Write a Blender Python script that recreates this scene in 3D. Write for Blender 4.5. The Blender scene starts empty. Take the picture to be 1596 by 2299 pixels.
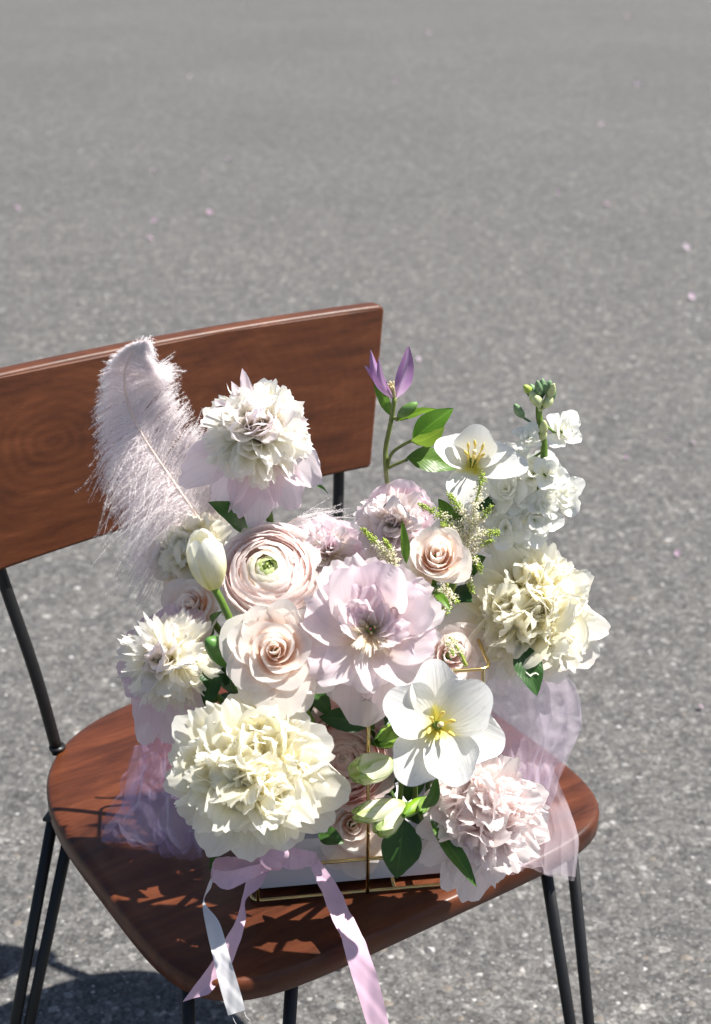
import bpy, bmesh, math, random
import numpy as np
from mathutils import Matrix, Vector, noise as mnoise

scene = bpy.context.scene
COL = scene.collection
R_ = math.radians

# ------------------------------------------------------------------ camera
CAM_H, PITCH, FOC = 1.29, R_(24.4), 3193.0
cd = bpy.data.cameras.new('camera')
cam = bpy.data.objects.new('camera', cd)
COL.objects.link(cam)
cam.location = (0, 0, CAM_H)
cam.rotation_euler = (math.pi / 2 - PITCH, 0, 0)
cd.sensor_fit = 'VERTICAL'
cd.sensor_height = 36.0
cd.lens = 50.0
cd.clip_start = 0.05
cd.clip_end = 800
cd.dof.use_dof = True
cd.dof.focus_distance = 1.225
cd.dof.aperture_fstop = 7.1
scene.camera = cam

# ------------------------------------------------------------------ daylight
SUN = Vector((0.265, 0.04, 0.44)).normalized()
w = bpy.data.worlds.new('World')
scene.world = w
w.use_nodes = True
nt = w.node_tree
sky = nt.nodes.new('ShaderNodeTexSky')
sky.sky_type = 'NISHITA'
sky.sun_disc = False
sky.sun_elevation = math.asin(SUN.z)
sky.sun_rotation = math.atan2(SUN.x, SUN.y)
bg = nt.nodes['Background']
bg.inputs['Strength'].default_value = 0.054
nt.links.new(sky.outputs[0], bg.inputs[0])
ld = bpy.data.lights.new('sun', 'SUN')
ld.energy = 5.0
ld.angle = R_(0.53)
ld.color = (1.0, 0.958, 0.89)
lo = bpy.data.objects.new('sun', ld)
COL.objects.link(lo)
lo.rotation_euler = SUN.to_track_quat('Z', 'Y').to_euler()
vs = scene.view_settings
vs.view_transform = 'Standard'
vs.look = 'None'
vs.exposure = 1.0
vs.gamma = 1.0
vs.use_curve_mapping = False
scene.cycles.max_bounces = 26
scene.cycles.transparent_max_bounces = 24
scene.cycles.transmission_bounces = 8
scene.cycles.diffuse_bounces = 22

# ------------------------------------------------------------------ helpers
rng = np.random.default_rng(11)
CP, SP = math.cos(PITCH), math.sin(PITCH)


def ray(px, py):
    x = (px - 798.0) / FOC
    y = (py - 1149.5) / FOC
    return np.array([x, CP - y * SP, -SP - y * CP])


def A(px, py, Y):
    """the point seen at (px, py) that stands Y metres ahead of the camera"""
    d = ray(px, py)
    return np.array([0, 0, CAM_H]) + d * Y / d[1]


def S(px, py, z=0.45):
    """the point seen at (px, py) that lies at height z"""
    d = ray(px, py)
    return np.array([0, 0, CAM_H]) + d * (z - CAM_H) / d[2]


def dist_scale(p):
    """metres per picture unit at a point"""
    return ((p[1]) * CP - (p[2] - CAM_H) * SP) / FOC


def link(o, parent=None):
    COL.objects.link(o)
    if parent is not None:
        o.parent = parent
    return o


def mesh_obj(name, V, F, mat, parent=None, uv=None, smooth=True, world=False, kind=None, attr=None):
    V = np.asarray(V, dtype=np.float64).reshape(-1, 3)
    if world and parent is not None:
        M = np.array(parent.matrix_basis.inverted())
        V = V @ M[:3, :3].T + M[:3, 3]
    me = bpy.data.meshes.new(name)
    if isinstance(F, np.ndarray):
        n, k = F.shape
        me.vertices.add(len(V))
        me.vertices.foreach_set('co', V.astype(np.float32).ravel())
        me.loops.add(n * k)
        me.loops.foreach_set('vertex_index', F.astype(np.int32).ravel())
        me.polygons.add(n)
        me.polygons.foreach_set('loop_start', np.arange(0, n * k, k, dtype=np.int32))
        me.update(calc_edges=True)
    else:
        me.from_pydata([tuple(v) for v in V], [], F)
        me.update()
    if uv is not None:
        uv = np.asarray(uv, dtype=np.float32).reshape(-1, 2)
        lay = me.uv_layers.new(name='UVMap')
        idx = np.empty(len(me.loops), dtype=np.int32)
        me.loops.foreach_get('vertex_index', idx)
        lay.data.foreach_set('uv', uv[idx].ravel())
    if attr is not None:
        a = me.attributes.new('tint', 'FLOAT', 'POINT')
        a.data.foreach_set('value', np.asarray(attr, dtype=np.float32))
    if smooth:
        me.polygons.foreach_set('use_smooth', np.ones(len(me.polygons), dtype=bool))
    me.materials.append(mat)
    o = bpy.data.objects.new(name, me)
    link(o, parent)
    if kind:
        o['kind'] = kind
    return o


def thing(name, label, cat, M=None, group=None):
    o = bpy.data.objects.new(name, None)
    o.empty_display_size = 0.01
    if M is not None:
        o.matrix_basis = M
    COL.objects.link(o)
    o['label'] = label
    o['category'] = cat
    if group:
        o['group'] = group
    return o


def tag(o, label, cat, group=None):
    o['label'] = label
    o['category'] = cat
    if group:
        o['group'] = group
    return o


_grid = {}


def grid_faces(nv, nu):
    k = (nv, nu)
    if k not in _grid:
        i = np.arange(nv - 1)[:, None] * nu + np.arange(nu - 1)[None, :]
        i = i.ravel()
        _grid[k] = np.stack([i, i + 1, i + nu + 1, i + nu], 1)
    return _grid[k]


def grid_uv(nv, nu):
    u = np.linspace(0, 1, nu)
    v = np.linspace(0, 1, nv)
    U, Vv = np.meshgrid(u, v)
    return np.stack([U, Vv], -1)


def spline(P, n):
    """Catmull-Rom through rows of P"""
    P = np.asarray(P, float)
    m = len(P)
    if m == 2:
        t = np.linspace(0, 1, n)[:, None]
        return P[0] * (1 - t) + P[1] * t
    Q = np.vstack([2 * P[0] - P[1], P, 2 * P[-1] - P[-2]])
    t = np.linspace(0, m - 1, n)
    i = np.minimum(t.astype(int), m - 2)
    f = (t - i)[:, None]
    p0, p1, p2, p3 = Q[i], Q[i + 1], Q[i + 2], Q[i + 3]
    return 0.5 * (2 * p1 + (p2 - p0) * f + (2 * p0 - 5 * p1 + 4 * p2 - p3) * f * f + (3 * p1 - p0 - 3 * p2 + p3) * f ** 3)


def tube(P, r, n=8, closed=False, caps=True):
    """verts, faces of a round tube along P; r scalar or per point"""
    P = np.asarray(P, float)
    m = len(P)
    r = np.broadcast_to(np.asarray(r, float), (m,))
    T = np.gradient(P, axis=0)
    if closed:
        T = np.roll(P, -1, 0) - np.roll(P, 1, 0)
    T /= np.linalg.norm(T, axis=1)[:, None] + 1e-12
    ref = np.array([0.0, 0, 1])
    if abs(T[0] @ ref) > 0.9:
        ref = np.array([1.0, 0, 0])
    nrm = np.cross(T[0], ref)
    nrm /= np.linalg.norm(nrm)
    V = []
    for i in range(m):
        nrm = nrm - T[i] * (nrm @ T[i])
        nrm /= np.linalg.norm(nrm) + 1e-12
        b = np.cross(T[i], nrm)
        a = np.arange(n) * 2 * math.pi / n
        V.append(P[i] + r[i] * (np.cos(a)[:, None] * nrm + np.sin(a)[:, None] * b))
    V = np.vstack(V)
    F = []
    for i in range(m if closed else m - 1):
        j = (i + 1) % m
        for k in range(n):
            F.append((i * n + k, i * n + (k + 1) % n, j * n + (k + 1) % n, j * n + k))
    if caps and not closed:
        F.append(tuple(range(n - 1, -1, -1)))
        F.append(tuple(range((m - 1) * n, m * n)))
    return V, F


def join(parts):
    V, F, o = [], [], 0
    for v, f in parts:
        V.append(v)
        F += [tuple(i + o for i in q) for q in f]
        o += len(v)
    return np.vstack(V), F


def fillet(P, r, n=5):
    """round the inner corners of a polyline"""
    P = [np.asarray(p, float) for p in P]
    out = [P[0]]
    for a, b, c in zip(P[:-2], P[1:-1], P[2:]):
        d1 = (a - b) / np.linalg.norm(a - b)
        d2 = (c - b) / np.linalg.norm(c - b)
        s, e = b + d1 * r, b + d2 * r
        for t in np.linspace(0, 1, n):
            out.append((1 - t) ** 2 * s + 2 * t * (1 - t) * b + t * t * e)
    out.append(P[-1])
    return np.array(out)


def wig(x, k, seed):
    """smooth 1-d wobble, about -1..1"""
    r = np.random.default_rng(int(seed))
    y = 0
    for a, f in ((0.55, 1.0), (0.35, 2.1), (0.25, 3.7)):
        y = y + a * np.sin(x * k * f + r.uniform(0, 6.283))
    return y


# ------------------------------------------------------------------ materials
def new_mat(name):
    m = bpy.data.materials.new(name)
    m.use_nodes = True
    t = m.node_tree
    for n in list(t.nodes):
        t.nodes.remove(n)
    out = t.nodes.new('ShaderNodeOutputMaterial')
    return m, t, out


def N(t, kind, **kw):
    n = t.nodes.new(kind)
    for k, v in kw.items():
        if k in n.inputs:
            n.inputs[k].default_value = v
        else:
            setattr(n, k, v)
    return n


def ramp(t, stops, src=None, interp='LINEAR'):
    n = t.nodes.new('ShaderNodeValToRGB')
    n.color_ramp.interpolation = interp
    e = n.color_ramp.elements
    while len(e) < len(stops):
        e.new(0.5)
    for el, (p, c) in zip(e, stops):
        el.position = p
        el.color = (*c, 1) if len(c) == 3 else c
    if src is not None:
        t.links.new(src, n.inputs[0])
    return n


def petal_mat(name, stops, trans=0.46, rough=0.5, vary=0.12, vein=0.25, stripe=None):
    """thin petal: colour runs from base (v=0) to tip (v=1)"""
    m, t, out = new_mat(name)
    L = t.links.new
    uv = N(t, 'ShaderNodeUVMap')
    sep = N(t, 'ShaderNodeSeparateXYZ')
    L(uv.outputs[0], sep.inputs[0])
    geo = N(t, 'ShaderNodeTexCoord')
    nz = N(t, 'ShaderNodeTexNoise', Scale=90.0, Detail=2.0)
    L(geo.outputs['Object'], nz.inputs['Vector'])
    ad = N(t, 'ShaderNodeMath', operation='MULTIPLY_ADD')
    L(nz.outputs[0], ad.inputs[0])
    ad.inputs[1].default_value = 0.25
    L(sep.outputs[1], ad.inputs[2])
    sb = N(t, 'ShaderNodeMath', operation='SUBTRACT')
    L(ad.outputs[0], sb.inputs[0])
    sb.inputs[1].default_value = 0.125
    rp = ramp(t, stops, sb.outputs[0])
    col = rp.outputs[0]
    oi = N(t, 'ShaderNodeObjectInfo')
    hs = N(t, 'ShaderNodeHueSaturation')
    mr = N(t, 'ShaderNodeMapRange')
    L(oi.outputs['Random'], mr.inputs[0])
    mr.inputs[3].default_value = 1 - vary * 2.5
    mr.inputs[4].default_value = 1 + vary * 2.5
    L(mr.outputs[0], hs.inputs['Saturation'])
    mv = N(t, 'ShaderNodeMapRange')
    L(oi.outputs['Random'], mv.inputs[0])
    mv.inputs[3].default_value = 1 + vary * 0.25
    mv.inputs[4].default_value = 1 - vary * 0.35
    L(mv.outputs[0], hs.inputs['Value'])
    L(col, hs.inputs['Color'])
    col = hs.outputs[0]
    # veins that run along the petal
    mp = N(t, 'ShaderNodeMapping')
    mp.inputs['Scale'].default_value = (26, 1.6, 1)
    L(uv.outputs[0], mp.inputs[0])
    vn = N(t, 'ShaderNodeTexNoise', Scale=1.0, Detail=2.0)
    L(mp.outputs[0], vn.inputs['Vector'])
    if stripe:
        cx = N(t, 'ShaderNodeMath', operation='SUBTRACT')
        L(sep.outputs[0], cx.inputs[0])
        cx.inputs[1].default_value = 0.5
        ab = N(t, 'ShaderNodeMath', operation='ABSOLUTE')
        L(cx.outputs[0], ab.inputs[0])
        sr = ramp(t, [(0.0, (1, 1, 1)), (0.10, (0.55, 0.55, 0.55)), (0.2, (0, 0, 0))], ab.outputs[0])
        mx = N(t, 'ShaderNodeMix', data_type='RGBA')
        L(sr.outputs[0], mx.inputs[0])
        L(col, mx.inputs[6])
        mx.inputs[7].default_value = (*stripe, 1)
        col = mx.outputs[2]
    vr = ramp(t, [(0.35, (0.955, 0.94, 0.93)), (0.6, (1, 1, 1))], vn.outputs[0])
    vm = N(t, 'ShaderNodeMix', data_type='RGBA', blend_type='MULTIPLY')
    vm.inputs[0].default_value = 1.0
    L(col, vm.inputs[6])
    L(vr.outputs[0], vm.inputs[7])
    col = vm.outputs[2]
    bp = N(t, 'ShaderNodeBump', Strength=vein, Distance=0.0006)
    L(vn.outputs[0], bp.inputs['Height'])
    pr = N(t, 'ShaderNodeBsdfPrincipled', Roughness=rough)
    pr.inputs['Specular IOR Level'].default_value = 0.28
    pr.inputs['Sheen Weight'].default_value = 0.12
    L(col, pr.inputs['Base Color'])
    L(bp.outputs[0], pr.inputs['Normal'])
    tr = N(t, 'ShaderNodeBsdfTranslucent')
    L(col, tr.inputs[0])
    mx = N(t, 'ShaderNodeMixShader')
    mx.inputs[0].default_value = trans
    L(pr.outputs[0], mx.inputs[1])
    L(tr.outputs[0], mx.inputs[2])
    L(mx.outputs[0], out.inputs[0])
    return m


def leaf_mat(name, c1, c2, trans=0.3, rough=0.38):
    m, t, out = new_mat(name)
    L = t.links.new
    uv = N(t, 'ShaderNodeUVMap')
    sep = N(t, 'ShaderNodeSeparateXYZ')
    L(uv.outputs[0], sep.inputs[0])
    tc = N(t, 'ShaderNodeTexCoord')
    nz = N(t, 'ShaderNodeTexNoise', Scale=45.0, Detail=3.0)
    L(tc.outputs['Object'], nz.inputs['Vector'])
    rp = ramp(t, [(0.3, c1), (0.7, c2)], nz.outputs[0])
    # side veins slanting away from the midrib
    cx = N(t, 'ShaderNodeMath', operation='SUBTRACT')
    L(sep.outputs[0], cx.inputs[0])
    cx.inputs[1].default_value = 0.5
    ab = N(t, 'ShaderNodeMath', operation='ABSOLUTE')
    L(cx.outputs[0], ab.inputs[0])
    ma = N(t, 'ShaderNodeMath', operation='MULTIPLY_ADD')
    L(ab.outputs[0], ma.inputs[0])
    ma.inputs[1].default_value = -0.7
    L(sep.outputs[1], ma.inputs[2])
    ml = N(t, 'ShaderNodeMath', operation='MULTIPLY')
    L(ma.outputs[0], ml.inputs[0])
    ml.inputs[1].default_value = 60.0
    sn = N(t, 'ShaderNodeMath', operation='SINE')
    L(ml.outputs[0], sn.inputs[0])
    mid = ramp(t, [(0.0, (1, 1, 1)), (0.035, (0, 0, 0))], ab.outputs[0])
    mx0 = N(t, 'ShaderNodeMix', data_type='RGBA')
    fm = N(t, 'ShaderNodeMath', operation='MULTIPLY')
    L(mid.outputs[0], fm.inputs[0])
    fm.inputs[1].default_value = 0.6
    L(fm.outputs[0], mx0.inputs[0])
    L(rp.outputs[0], mx0.inputs[6])
    mx0.inputs[7].default_value = (c2[0] * 1.9, c2[1] * 1.7, c2[2] * 1.7, 1)
    oi = N(t, 'ShaderNodeObjectInfo')
    hv = N(t, 'ShaderNodeHueSaturation')
    m1 = N(t, 'ShaderNodeMapRange')
    L(oi.outputs['Random'], m1.inputs[0])
    m1.inputs[3].default_value = 0.475
    m1.inputs[4].default_value = 0.515
    L(m1.outputs[0], hv.inputs['Hue'])
    m2 = N(t, 'ShaderNodeMapRange')
    L(oi.outputs['Random'], m2.inputs[0])
    m2.inputs[3].default_value = 1.25
    m2.inputs[4].default_value = 0.8
    L(m2.outputs[0], hv.inputs['Value'])
    L(mx0.outputs[2], hv.inputs['Color'])
    bp = N(t, 'ShaderNodeBump', Strength=0.12, Distance=0.0005)
    L(sn.outputs[0], bp.inputs['Height'])
    pr = N(t, 'ShaderNodeBsdfPrincipled', Roughness=rough)
    pr.inputs['Specular IOR Level'].default_value = 0.35
    L(hv.outputs[0], pr.inputs['Base Color'])
    L(bp.outputs[0], pr.inputs['Normal'])
    tr = N(t, 'ShaderNodeBsdfTranslucent')
    gm = N(t, 'ShaderNodeGamma')
    gm.inputs[1].default_value = 0.85
    L(hv.outputs[0], gm.inputs[0])
    L(gm.outputs[0], tr.inputs[0])
    mx = N(t, 'ShaderNodeMixShader')
    mx.inputs[0].default_value = trans
    L(pr.outputs[0], mx.inputs[1])
    L(tr.outputs[0], mx.inputs[2])
    L(mx.outputs[0], out.inputs[0])
    return m


def plain_mat(name, col, rough=0.5, metal=0.0, spec=0.5, noise=0.0, nscale=60, bump=0.0, trans=0.0):
    m, t, out = new_mat(name)
    L = t.links.new
    pr = N(t, 'ShaderNodeBsdfPrincipled', Roughness=rough, Metallic=metal)
    pr.inputs['Specular IOR Level'].default_value = spec
    tc = N(t, 'ShaderNodeTexCoord')
    nz = N(t, 'ShaderNodeTexNoise', Scale=float(nscale), Detail=4.0)
    L(tc.outputs['Object'], nz.inputs['Vector'])
    lo_ = tuple(c * (1 - noise) for c in col)
    hi_ = tuple(min(1, c * (1 + noise)) for c in col)
    rp = ramp(t, [(0.3, lo_), (0.7, hi_)], nz.outputs[0])
    L(rp.outputs[0], pr.inputs['Base Color'])
    if bump:
        bp = N(t, 'ShaderNodeBump', Strength=bump, Distance=0.001)
        L(nz.outputs[0], bp.inputs['Height'])
        L(bp.outputs[0], pr.inputs['Normal'])
    sh = pr.outputs[0]
    if trans:
        tr = N(t, 'ShaderNodeBsdfTranslucent')
        L(rp.outputs[0], tr.inputs[0])
        mx = N(t, 'ShaderNodeMixShader')
        mx.inputs[0].default_value = trans
        L(sh, mx.inputs[1])
        L(tr.outputs[0], mx.inputs[2])
        sh = mx.outputs[0]
    L(sh, out.inputs[0])
    return m


def wood_mat(name, axis_scale, knot=None, dark=(0.036, 0.0105, 0.0048), mid=(0.088, 0.0250, 0.0100), light=(0.150, 0.046, 0.0175), rough=0.3):
    m, t, out = new_mat(name)
    L = t.links.new
    tc = N(t, 'ShaderNodeTexCoord')
    mp = N(t, 'ShaderNodeMapping')
    mp.inputs['Scale'].default_value = axis_scale
    L(tc.outputs['Object'], mp.inputs[0])
    warp = N(t, 'ShaderNodeTexNoise', Scale=7.0, Detail=3.0)
    L(tc.outputs['Object'], warp.inputs['Vector'])
    g1 = N(t, 'ShaderNodeTexNoise', Scale=10.0, Detail=6.0, Roughness=0.62, Distortion=0.4)
    L(mp.outputs[0], g1.inputs['Vector'])
    fine = N(t, 'ShaderNodeTexNoise', Scale=120.0, Detail=5.0, Roughness=0.75)
    L(mp.outputs[0], fine.inputs['Vector'])
    if knot:
        # growth rings around a knot: elliptical distance, wobbling
        sub = N(t, 'ShaderNodeVectorMath', operation='SUBTRACT')
        L(tc.outputs['Object'], sub.inputs[0])
        sub.inputs[1].default_value = knot
        sc = N(t, 'ShaderNodeVectorMath', operation='MULTIPLY')
        L(sub.outputs[0], sc.inputs[0])
        sc.inputs[1].default_value = (0.75, 0.0, 1.0)
        ln = N(t, 'ShaderNodeVectorMath', operation='LENGTH')
        L(sc.outputs[0], ln.inputs[0])
        wm = N(t, 'ShaderNodeMath', operation='MULTIPLY_ADD')
        L(warp.outputs[0], wm.inputs[0])
        wm.inputs[1].default_value = 0.06
        L(ln.outputs['Value'], wm.inputs[2])
        fr = N(t, 'ShaderNodeMath', operation='MULTIPLY')
        L(wm.outputs[0], fr.inputs[0])
        fr.inputs[1].default_value = 610.0
        sn = N(t, 'ShaderNodeMath', operation='SINE')
        L(fr.outputs[0], sn.inputs[0])
        fall = N(t, 'ShaderNodeMapRange')
        L(ln.outputs['Value'], fall.inputs[0])
        fall.inputs[1].default_value = 0.0
        fall.inputs[2].default_value = 0.11
        fall.inputs[3].default_value = 0.06
        fall.inputs[4].default_value = 0.015
        kk = N(t, 'ShaderNodeMath', operation='MULTIPLY_ADD')
        L(sn.outputs[0], kk.inputs[0])
        L(fall.outputs[0], kk.inputs[1])
        L(g1.outputs[0], kk.inputs[2])
        h = kk.outputs[0]
        dk = N(t, 'ShaderNodeMapRange')
        L(ln.outputs['Value'], dk.inputs[0])
        dk.inputs[1].default_value = 0.0
        dk.inputs[2].default_value = 0.05
        dk.inputs[3].default_value = -0.07
        dk.inputs[4].default_value = 0.0
        ad = N(t, 'ShaderNodeMath', operation='ADD')
        L(h, ad.inputs[0])
        L(dk.outputs[0], ad.inputs[1])
        h = ad.outputs[0]
    else:
        h = g1.outputs[0]
    wide = N(t, 'ShaderNodeMath', operation='MULTIPLY_ADD')
    L(warp.outputs[0], wide.inputs[0])
    wide.inputs[1].default_value = 0.32
    L(h, wide.inputs[2])
    f2 = N(t, 'ShaderNodeMath', operation='MULTIPLY_ADD')
    L(fine.outputs[0], f2.inputs[0])
    f2.inputs[1].default_value = 0.15
    L(wide.outputs[0], f2.inputs[2])
    rp = ramp(t, [(0.52, dark), (0.76, mid), (1.0, light)], f2.outputs[0])
    pr = N(t, 'ShaderNodeBsdfPrincipled', Roughness=rough)
    pr.inputs['Coat Weight'].default_value = 0.07
    pr.inputs['Coat Roughness'].default_value = 0.3
    pr.inputs['Specular IOR Level'].default_value = 0.3
    L(rp.outputs[0], pr.inputs['Base Color'])
    rr = N(t, 'ShaderNodeMapRange')
    L(fine.outputs[0], rr.inputs[0])
    rr.inputs[3].default_value = rough - 0.05
    rr.inputs[4].default_value = rough + 0.22
    L(rr.outputs[0], pr.inputs['Roughness'])
    bp = N(t, 'ShaderNodeBump', Strength=0.18, Distance=0.0008)
    L(fine.outputs[0], bp.inputs['Height'])
    L(bp.outputs[0], pr.inputs['Normal'])
    L(pr.outputs[0], out.inputs[0])
    return m


def asphalt_mat():
    m, t, out = new_mat('asphalt')
    L = t.links.new
    tc = N(t, 'ShaderNodeTexCoord')
    v1 = N(t, 'ShaderNodeTexVoronoi', Scale=115.0)
    L(tc.outputs['Object'], v1.inputs['Vector'])
    v2 = N(t, 'ShaderNodeTexVoronoi', Scale=260.0)
    L(tc.outputs['Object'], v2.inputs['Vector'])
    sp1 = N(t, 'ShaderNodeSeparateColor')
    L(v1.outputs['Color'], sp1.inputs[0])
    sp2 = N(t, 'ShaderNodeSeparateColor')
    L(v2.outputs['Color'], sp2.inputs[0])
    a = N(t, 'ShaderNodeMath', operation='MULTIPLY_ADD')
    L(sp1.outputs[0], a.inputs[0])
    a.inputs[1].default_value = 0.55
    b = N(t, 'ShaderNodeMath', operation='MULTIPLY')
    L(sp2.outputs[1], b.inputs[0])
    b.inputs[1].default_value = 0.45
    L(b.outputs[0], a.inputs[2])
    rp = ramp(t, [(0.0, (0.0495, 0.0489, 0.0491)), (0.4, (0.1164, 0.1136, 0.1125)), (0.72, (0.1560, 0.1525, 0.1498)), (0.9, (0.2105, 0.2048, 0.1996)), (1.0, (0.2971, 0.2903, 0.2834))], a.outputs[0])
    # dark gaps between stones
    ed = ramp(t, [(0.0, (0.55, 0.55, 0.55)), (0.35, (1, 1, 1))], None)
    v3 = N(t, 'ShaderNodeTexVoronoi', Scale=115.0, feature='DISTANCE_TO_EDGE')
    L(tc.outputs['Object'], v3.inputs['Vector'])
    L(v3.outputs['Distance'], ed.inputs[0])
    mul = N(t, 'ShaderNodeMix', data_type='RGBA', blend_type='MULTIPLY')
    mul.inputs[0].default_value = 0.7
    L(rp.outputs[0], mul.inputs[6])
    L(ed.outputs[0], mul.inputs[7])
    # broad wear
    big = N(t, 'ShaderNodeTexNoise', Scale=0.7, Detail=2.0, Roughness=0.5)
    L(tc.outputs['Object'], big.inputs['Vector'])
    br = ramp(t, [(0.3, (0.94, 0.94, 0.945)), (0.5, (1.0, 0.995, 0.99)), (0.7, (1.05, 1.045, 1.04))], big.outputs[0])
    mu2 = N(t, 'ShaderNodeMix', data_type='RGBA', blend_type='MULTIPLY')
    mu2.inputs[0].default_value = 1.0
    L(mul.outputs[2], mu2.inputs[6])
    L(br.outputs[0], mu2.inputs[7])
    # clumps of darker and paler stones, coarse enough to stay visible far off
    cl = N(t, 'ShaderNodeTexVoronoi', Scale=34.0)
    L(tc.outputs['Object'], cl.inputs['Vector'])
    sp3 = N(t, 'ShaderNodeSeparateColor')
    L(cl.outputs['Color'], sp3.inputs[0])
    cn = N(t, 'ShaderNodeTexNoise', Scale=17.0, Detail=5.0, Roughness=0.75)
    L(tc.outputs['Object'], cn.inputs['Vector'])
    c4 = N(t, 'ShaderNodeMath', operation='MULTIPLY_ADD')
    L(sp3.outputs[0], c4.inputs[0])
    c4.inputs[1].default_value = 0.35
    L(cn.outputs[0], c4.inputs[2])
    cr4 = ramp(t, [(0.35, (0.80, 0.80, 0.81)), (0.68, (1.0, 1.0, 1.0)), (0.95, (1.26, 1.25, 1.22))], c4.outputs[0])
    mu3 = N(t, 'ShaderNodeMix', data_type='RGBA', blend_type='MULTIPLY')
    mu3.inputs[0].default_value = 1.0
    L(mu2.outputs[2], mu3.inputs[6])
    L(cr4.outputs[0], mu3.inputs[7])
    mu2 = mu3
    ch = N(t, 'ShaderNodeTexVoronoi', Scale=88.0)
    L(tc.outputs['Object'], ch.inputs['Vector'])
    sp5 = N(t, 'ShaderNodeSeparateColor')
    L(ch.outputs['Color'], sp5.inputs[0])
    c5 = ramp(t, [(0.955, (1, 1, 1)), (0.985, (1.9, 1.88, 1.82))], sp5.outputs[2])
    mu5 = N(t, 'ShaderNodeMix', data_type='RGBA', blend_type='MULTIPLY')
    mu5.inputs[0].default_value = 1.0
    L(mu3.outputs[2], mu5.inputs[6])
    L(c5.outputs[0], mu5.inputs[7])
    mu2 = mu5
    pr = N(t, 'ShaderNodeBsdfPrincipled', Roughness=0.85)
    pr.inputs['Specular IOR Level'].default_value = 0.25
    L(mu2.outputs[2], pr.inputs['Base Color'])
    bp = N(t, 'ShaderNodeBump', Strength=0.8, Distance=0.003)
    L(a.outputs[0], bp.inputs['Height'])
    L(bp.outputs[0], pr.inputs['Normal'])
    L(pr.outputs[0], out.inputs[0])
    return m


def stone_mat():
    m, t, out = new_mat('road_stone')
    L = t.links.new
    at = N(t, 'ShaderNodeAttribute', attribute_name='tint')
    rp = ramp(t, [(0.0, (0.0400, 0.0398, 0.0421)), (0.3, (0.0830, 0.0812, 0.0808)), (0.6, (0.1329, 0.1294, 0.1253)), (0.70, (0.1412, 0.1161, 0.0925)), (0.76, (0.1744, 0.1708, 0.1666)), (0.94, (0.2575, 0.2520, 0.2456)), (1.0, (0.3986, 0.3898, 0.3827))], at.outputs['Fac'])
    pr = N(t, 'ShaderNodeBsdfPrincipled', Roughness=0.6)
    L(rp.outputs[0], pr.inputs['Base Color'])
    L(pr.outputs[0], out.inputs[0])
    return m


def tulle_mat(name, col, alpha):
    m, t, out = new_mat(name)
    L = t.links.new
    tp = N(t, 'ShaderNodeBsdfTransparent')
    df = N(t, 'ShaderNodeBsdfDiffuse')
    df.inputs[0].default_value = (*col, 1)
    tr = N(t, 'ShaderNodeBsdfTranslucent')
    tr.inputs[0].default_value = (*col, 1)
    ad = N(t, 'ShaderNodeMixShader')
    ad.inputs[0].default_value = 0.5
    L(df.outputs[0], ad.inputs[1])
    L(tr.outputs[0], ad.inputs[2])
    # woven net: crossing threads
    uv = N(t, 'ShaderNodeUVMap')
    mp = N(t, 'ShaderNodeMapping')
    mp.inputs['Scale'].default_value = (150, 150, 1)
    mp.inputs['Rotation'].default_value = (0, 0, 0.7)
    L(uv.outputs[0], mp.inputs[0])
    vo = N(t, 'ShaderNodeTexVoronoi', Scale=1.0, feature='DISTANCE_TO_EDGE')
    vo.inputs['Randomness'].default_value = 0.25
    L(mp.outputs[0], vo.inputs['Vector'])
    rp = ramp(t, [(0.0, (min(1, alpha * 1.9),) * 3), (0.22, (alpha * 0.62,) * 3)], vo.outputs['Distance'])
    mx = N(t, 'ShaderNodeMixShader')
    L(rp.outputs[0], mx.inputs[0])
    L(tp.outputs[0], mx.inputs[1])
    L(ad.outputs[0], mx.inputs[2])
    L(mx.outputs[0], out.inputs[0])
    return m


def satin_mat(name, col):
    m, t, out = new_mat(name)
    L = t.links.new
    uv = N(t, 'ShaderNodeUVMap')
    mp = N(t, 'ShaderNodeMapping')
    mp.inputs['Scale'].default_value = (1.0, 420, 1)
    L(uv.outputs[0], mp.inputs[0])
    nz = N(t, 'ShaderNodeTexNoise', Scale=1.0, Detail=2.0)
    L(mp.outputs[0], nz.inputs['Vector'])
    bp = N(t, 'ShaderNodeBump', Strength=0.12, Distance=0.0003)
    L(nz.outputs[0], bp.inputs['Height'])
    pr = N(t, 'ShaderNodeBsdfPrincipled', Roughness=0.38)
    pr.inputs['Base Color'].default_value = (*col, 1)
    pr.inputs['Anisotropic'].default_value = 0.6
    pr.inputs['Specular IOR Level'].default_value = 0.5
    pr.inputs['Sheen Weight'].default_value = 0.3
    L(bp.outputs[0], pr.inputs['Normal'])
    tr = N(t, 'ShaderNodeBsdfTranslucent')
    tr.inputs[0].default_value = (*col, 1)
    mx = N(t, 'ShaderNodeMixShader')
    mx.inputs[0].default_value = 0.2
    L(pr.outputs[0], mx.inputs[1])
    L(tr.outputs[0], mx.inputs[2])
    L(mx.outputs[0], out.inputs[0])
    return m


def drop_mat():
    m, t, out = new_mat('dew')
    tp = N(t, 'ShaderNodeBsdfTransparent')
    tp.inputs[0].default_value = (0.97, 0.97, 0.98, 1)
    gl = N(t, 'ShaderNodeBsdfGlossy', Roughness=0.06)
    mx = N(t, 'ShaderNodeMixShader')
    mx.inputs[0].default_value = 0.11
    t.links.new(tp.outputs[0], mx.inputs[1])
    t.links.new(gl.outputs[0], mx.inputs[2])
    t.links.new(mx.outputs[0], out.inputs[0])
    return m


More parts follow.
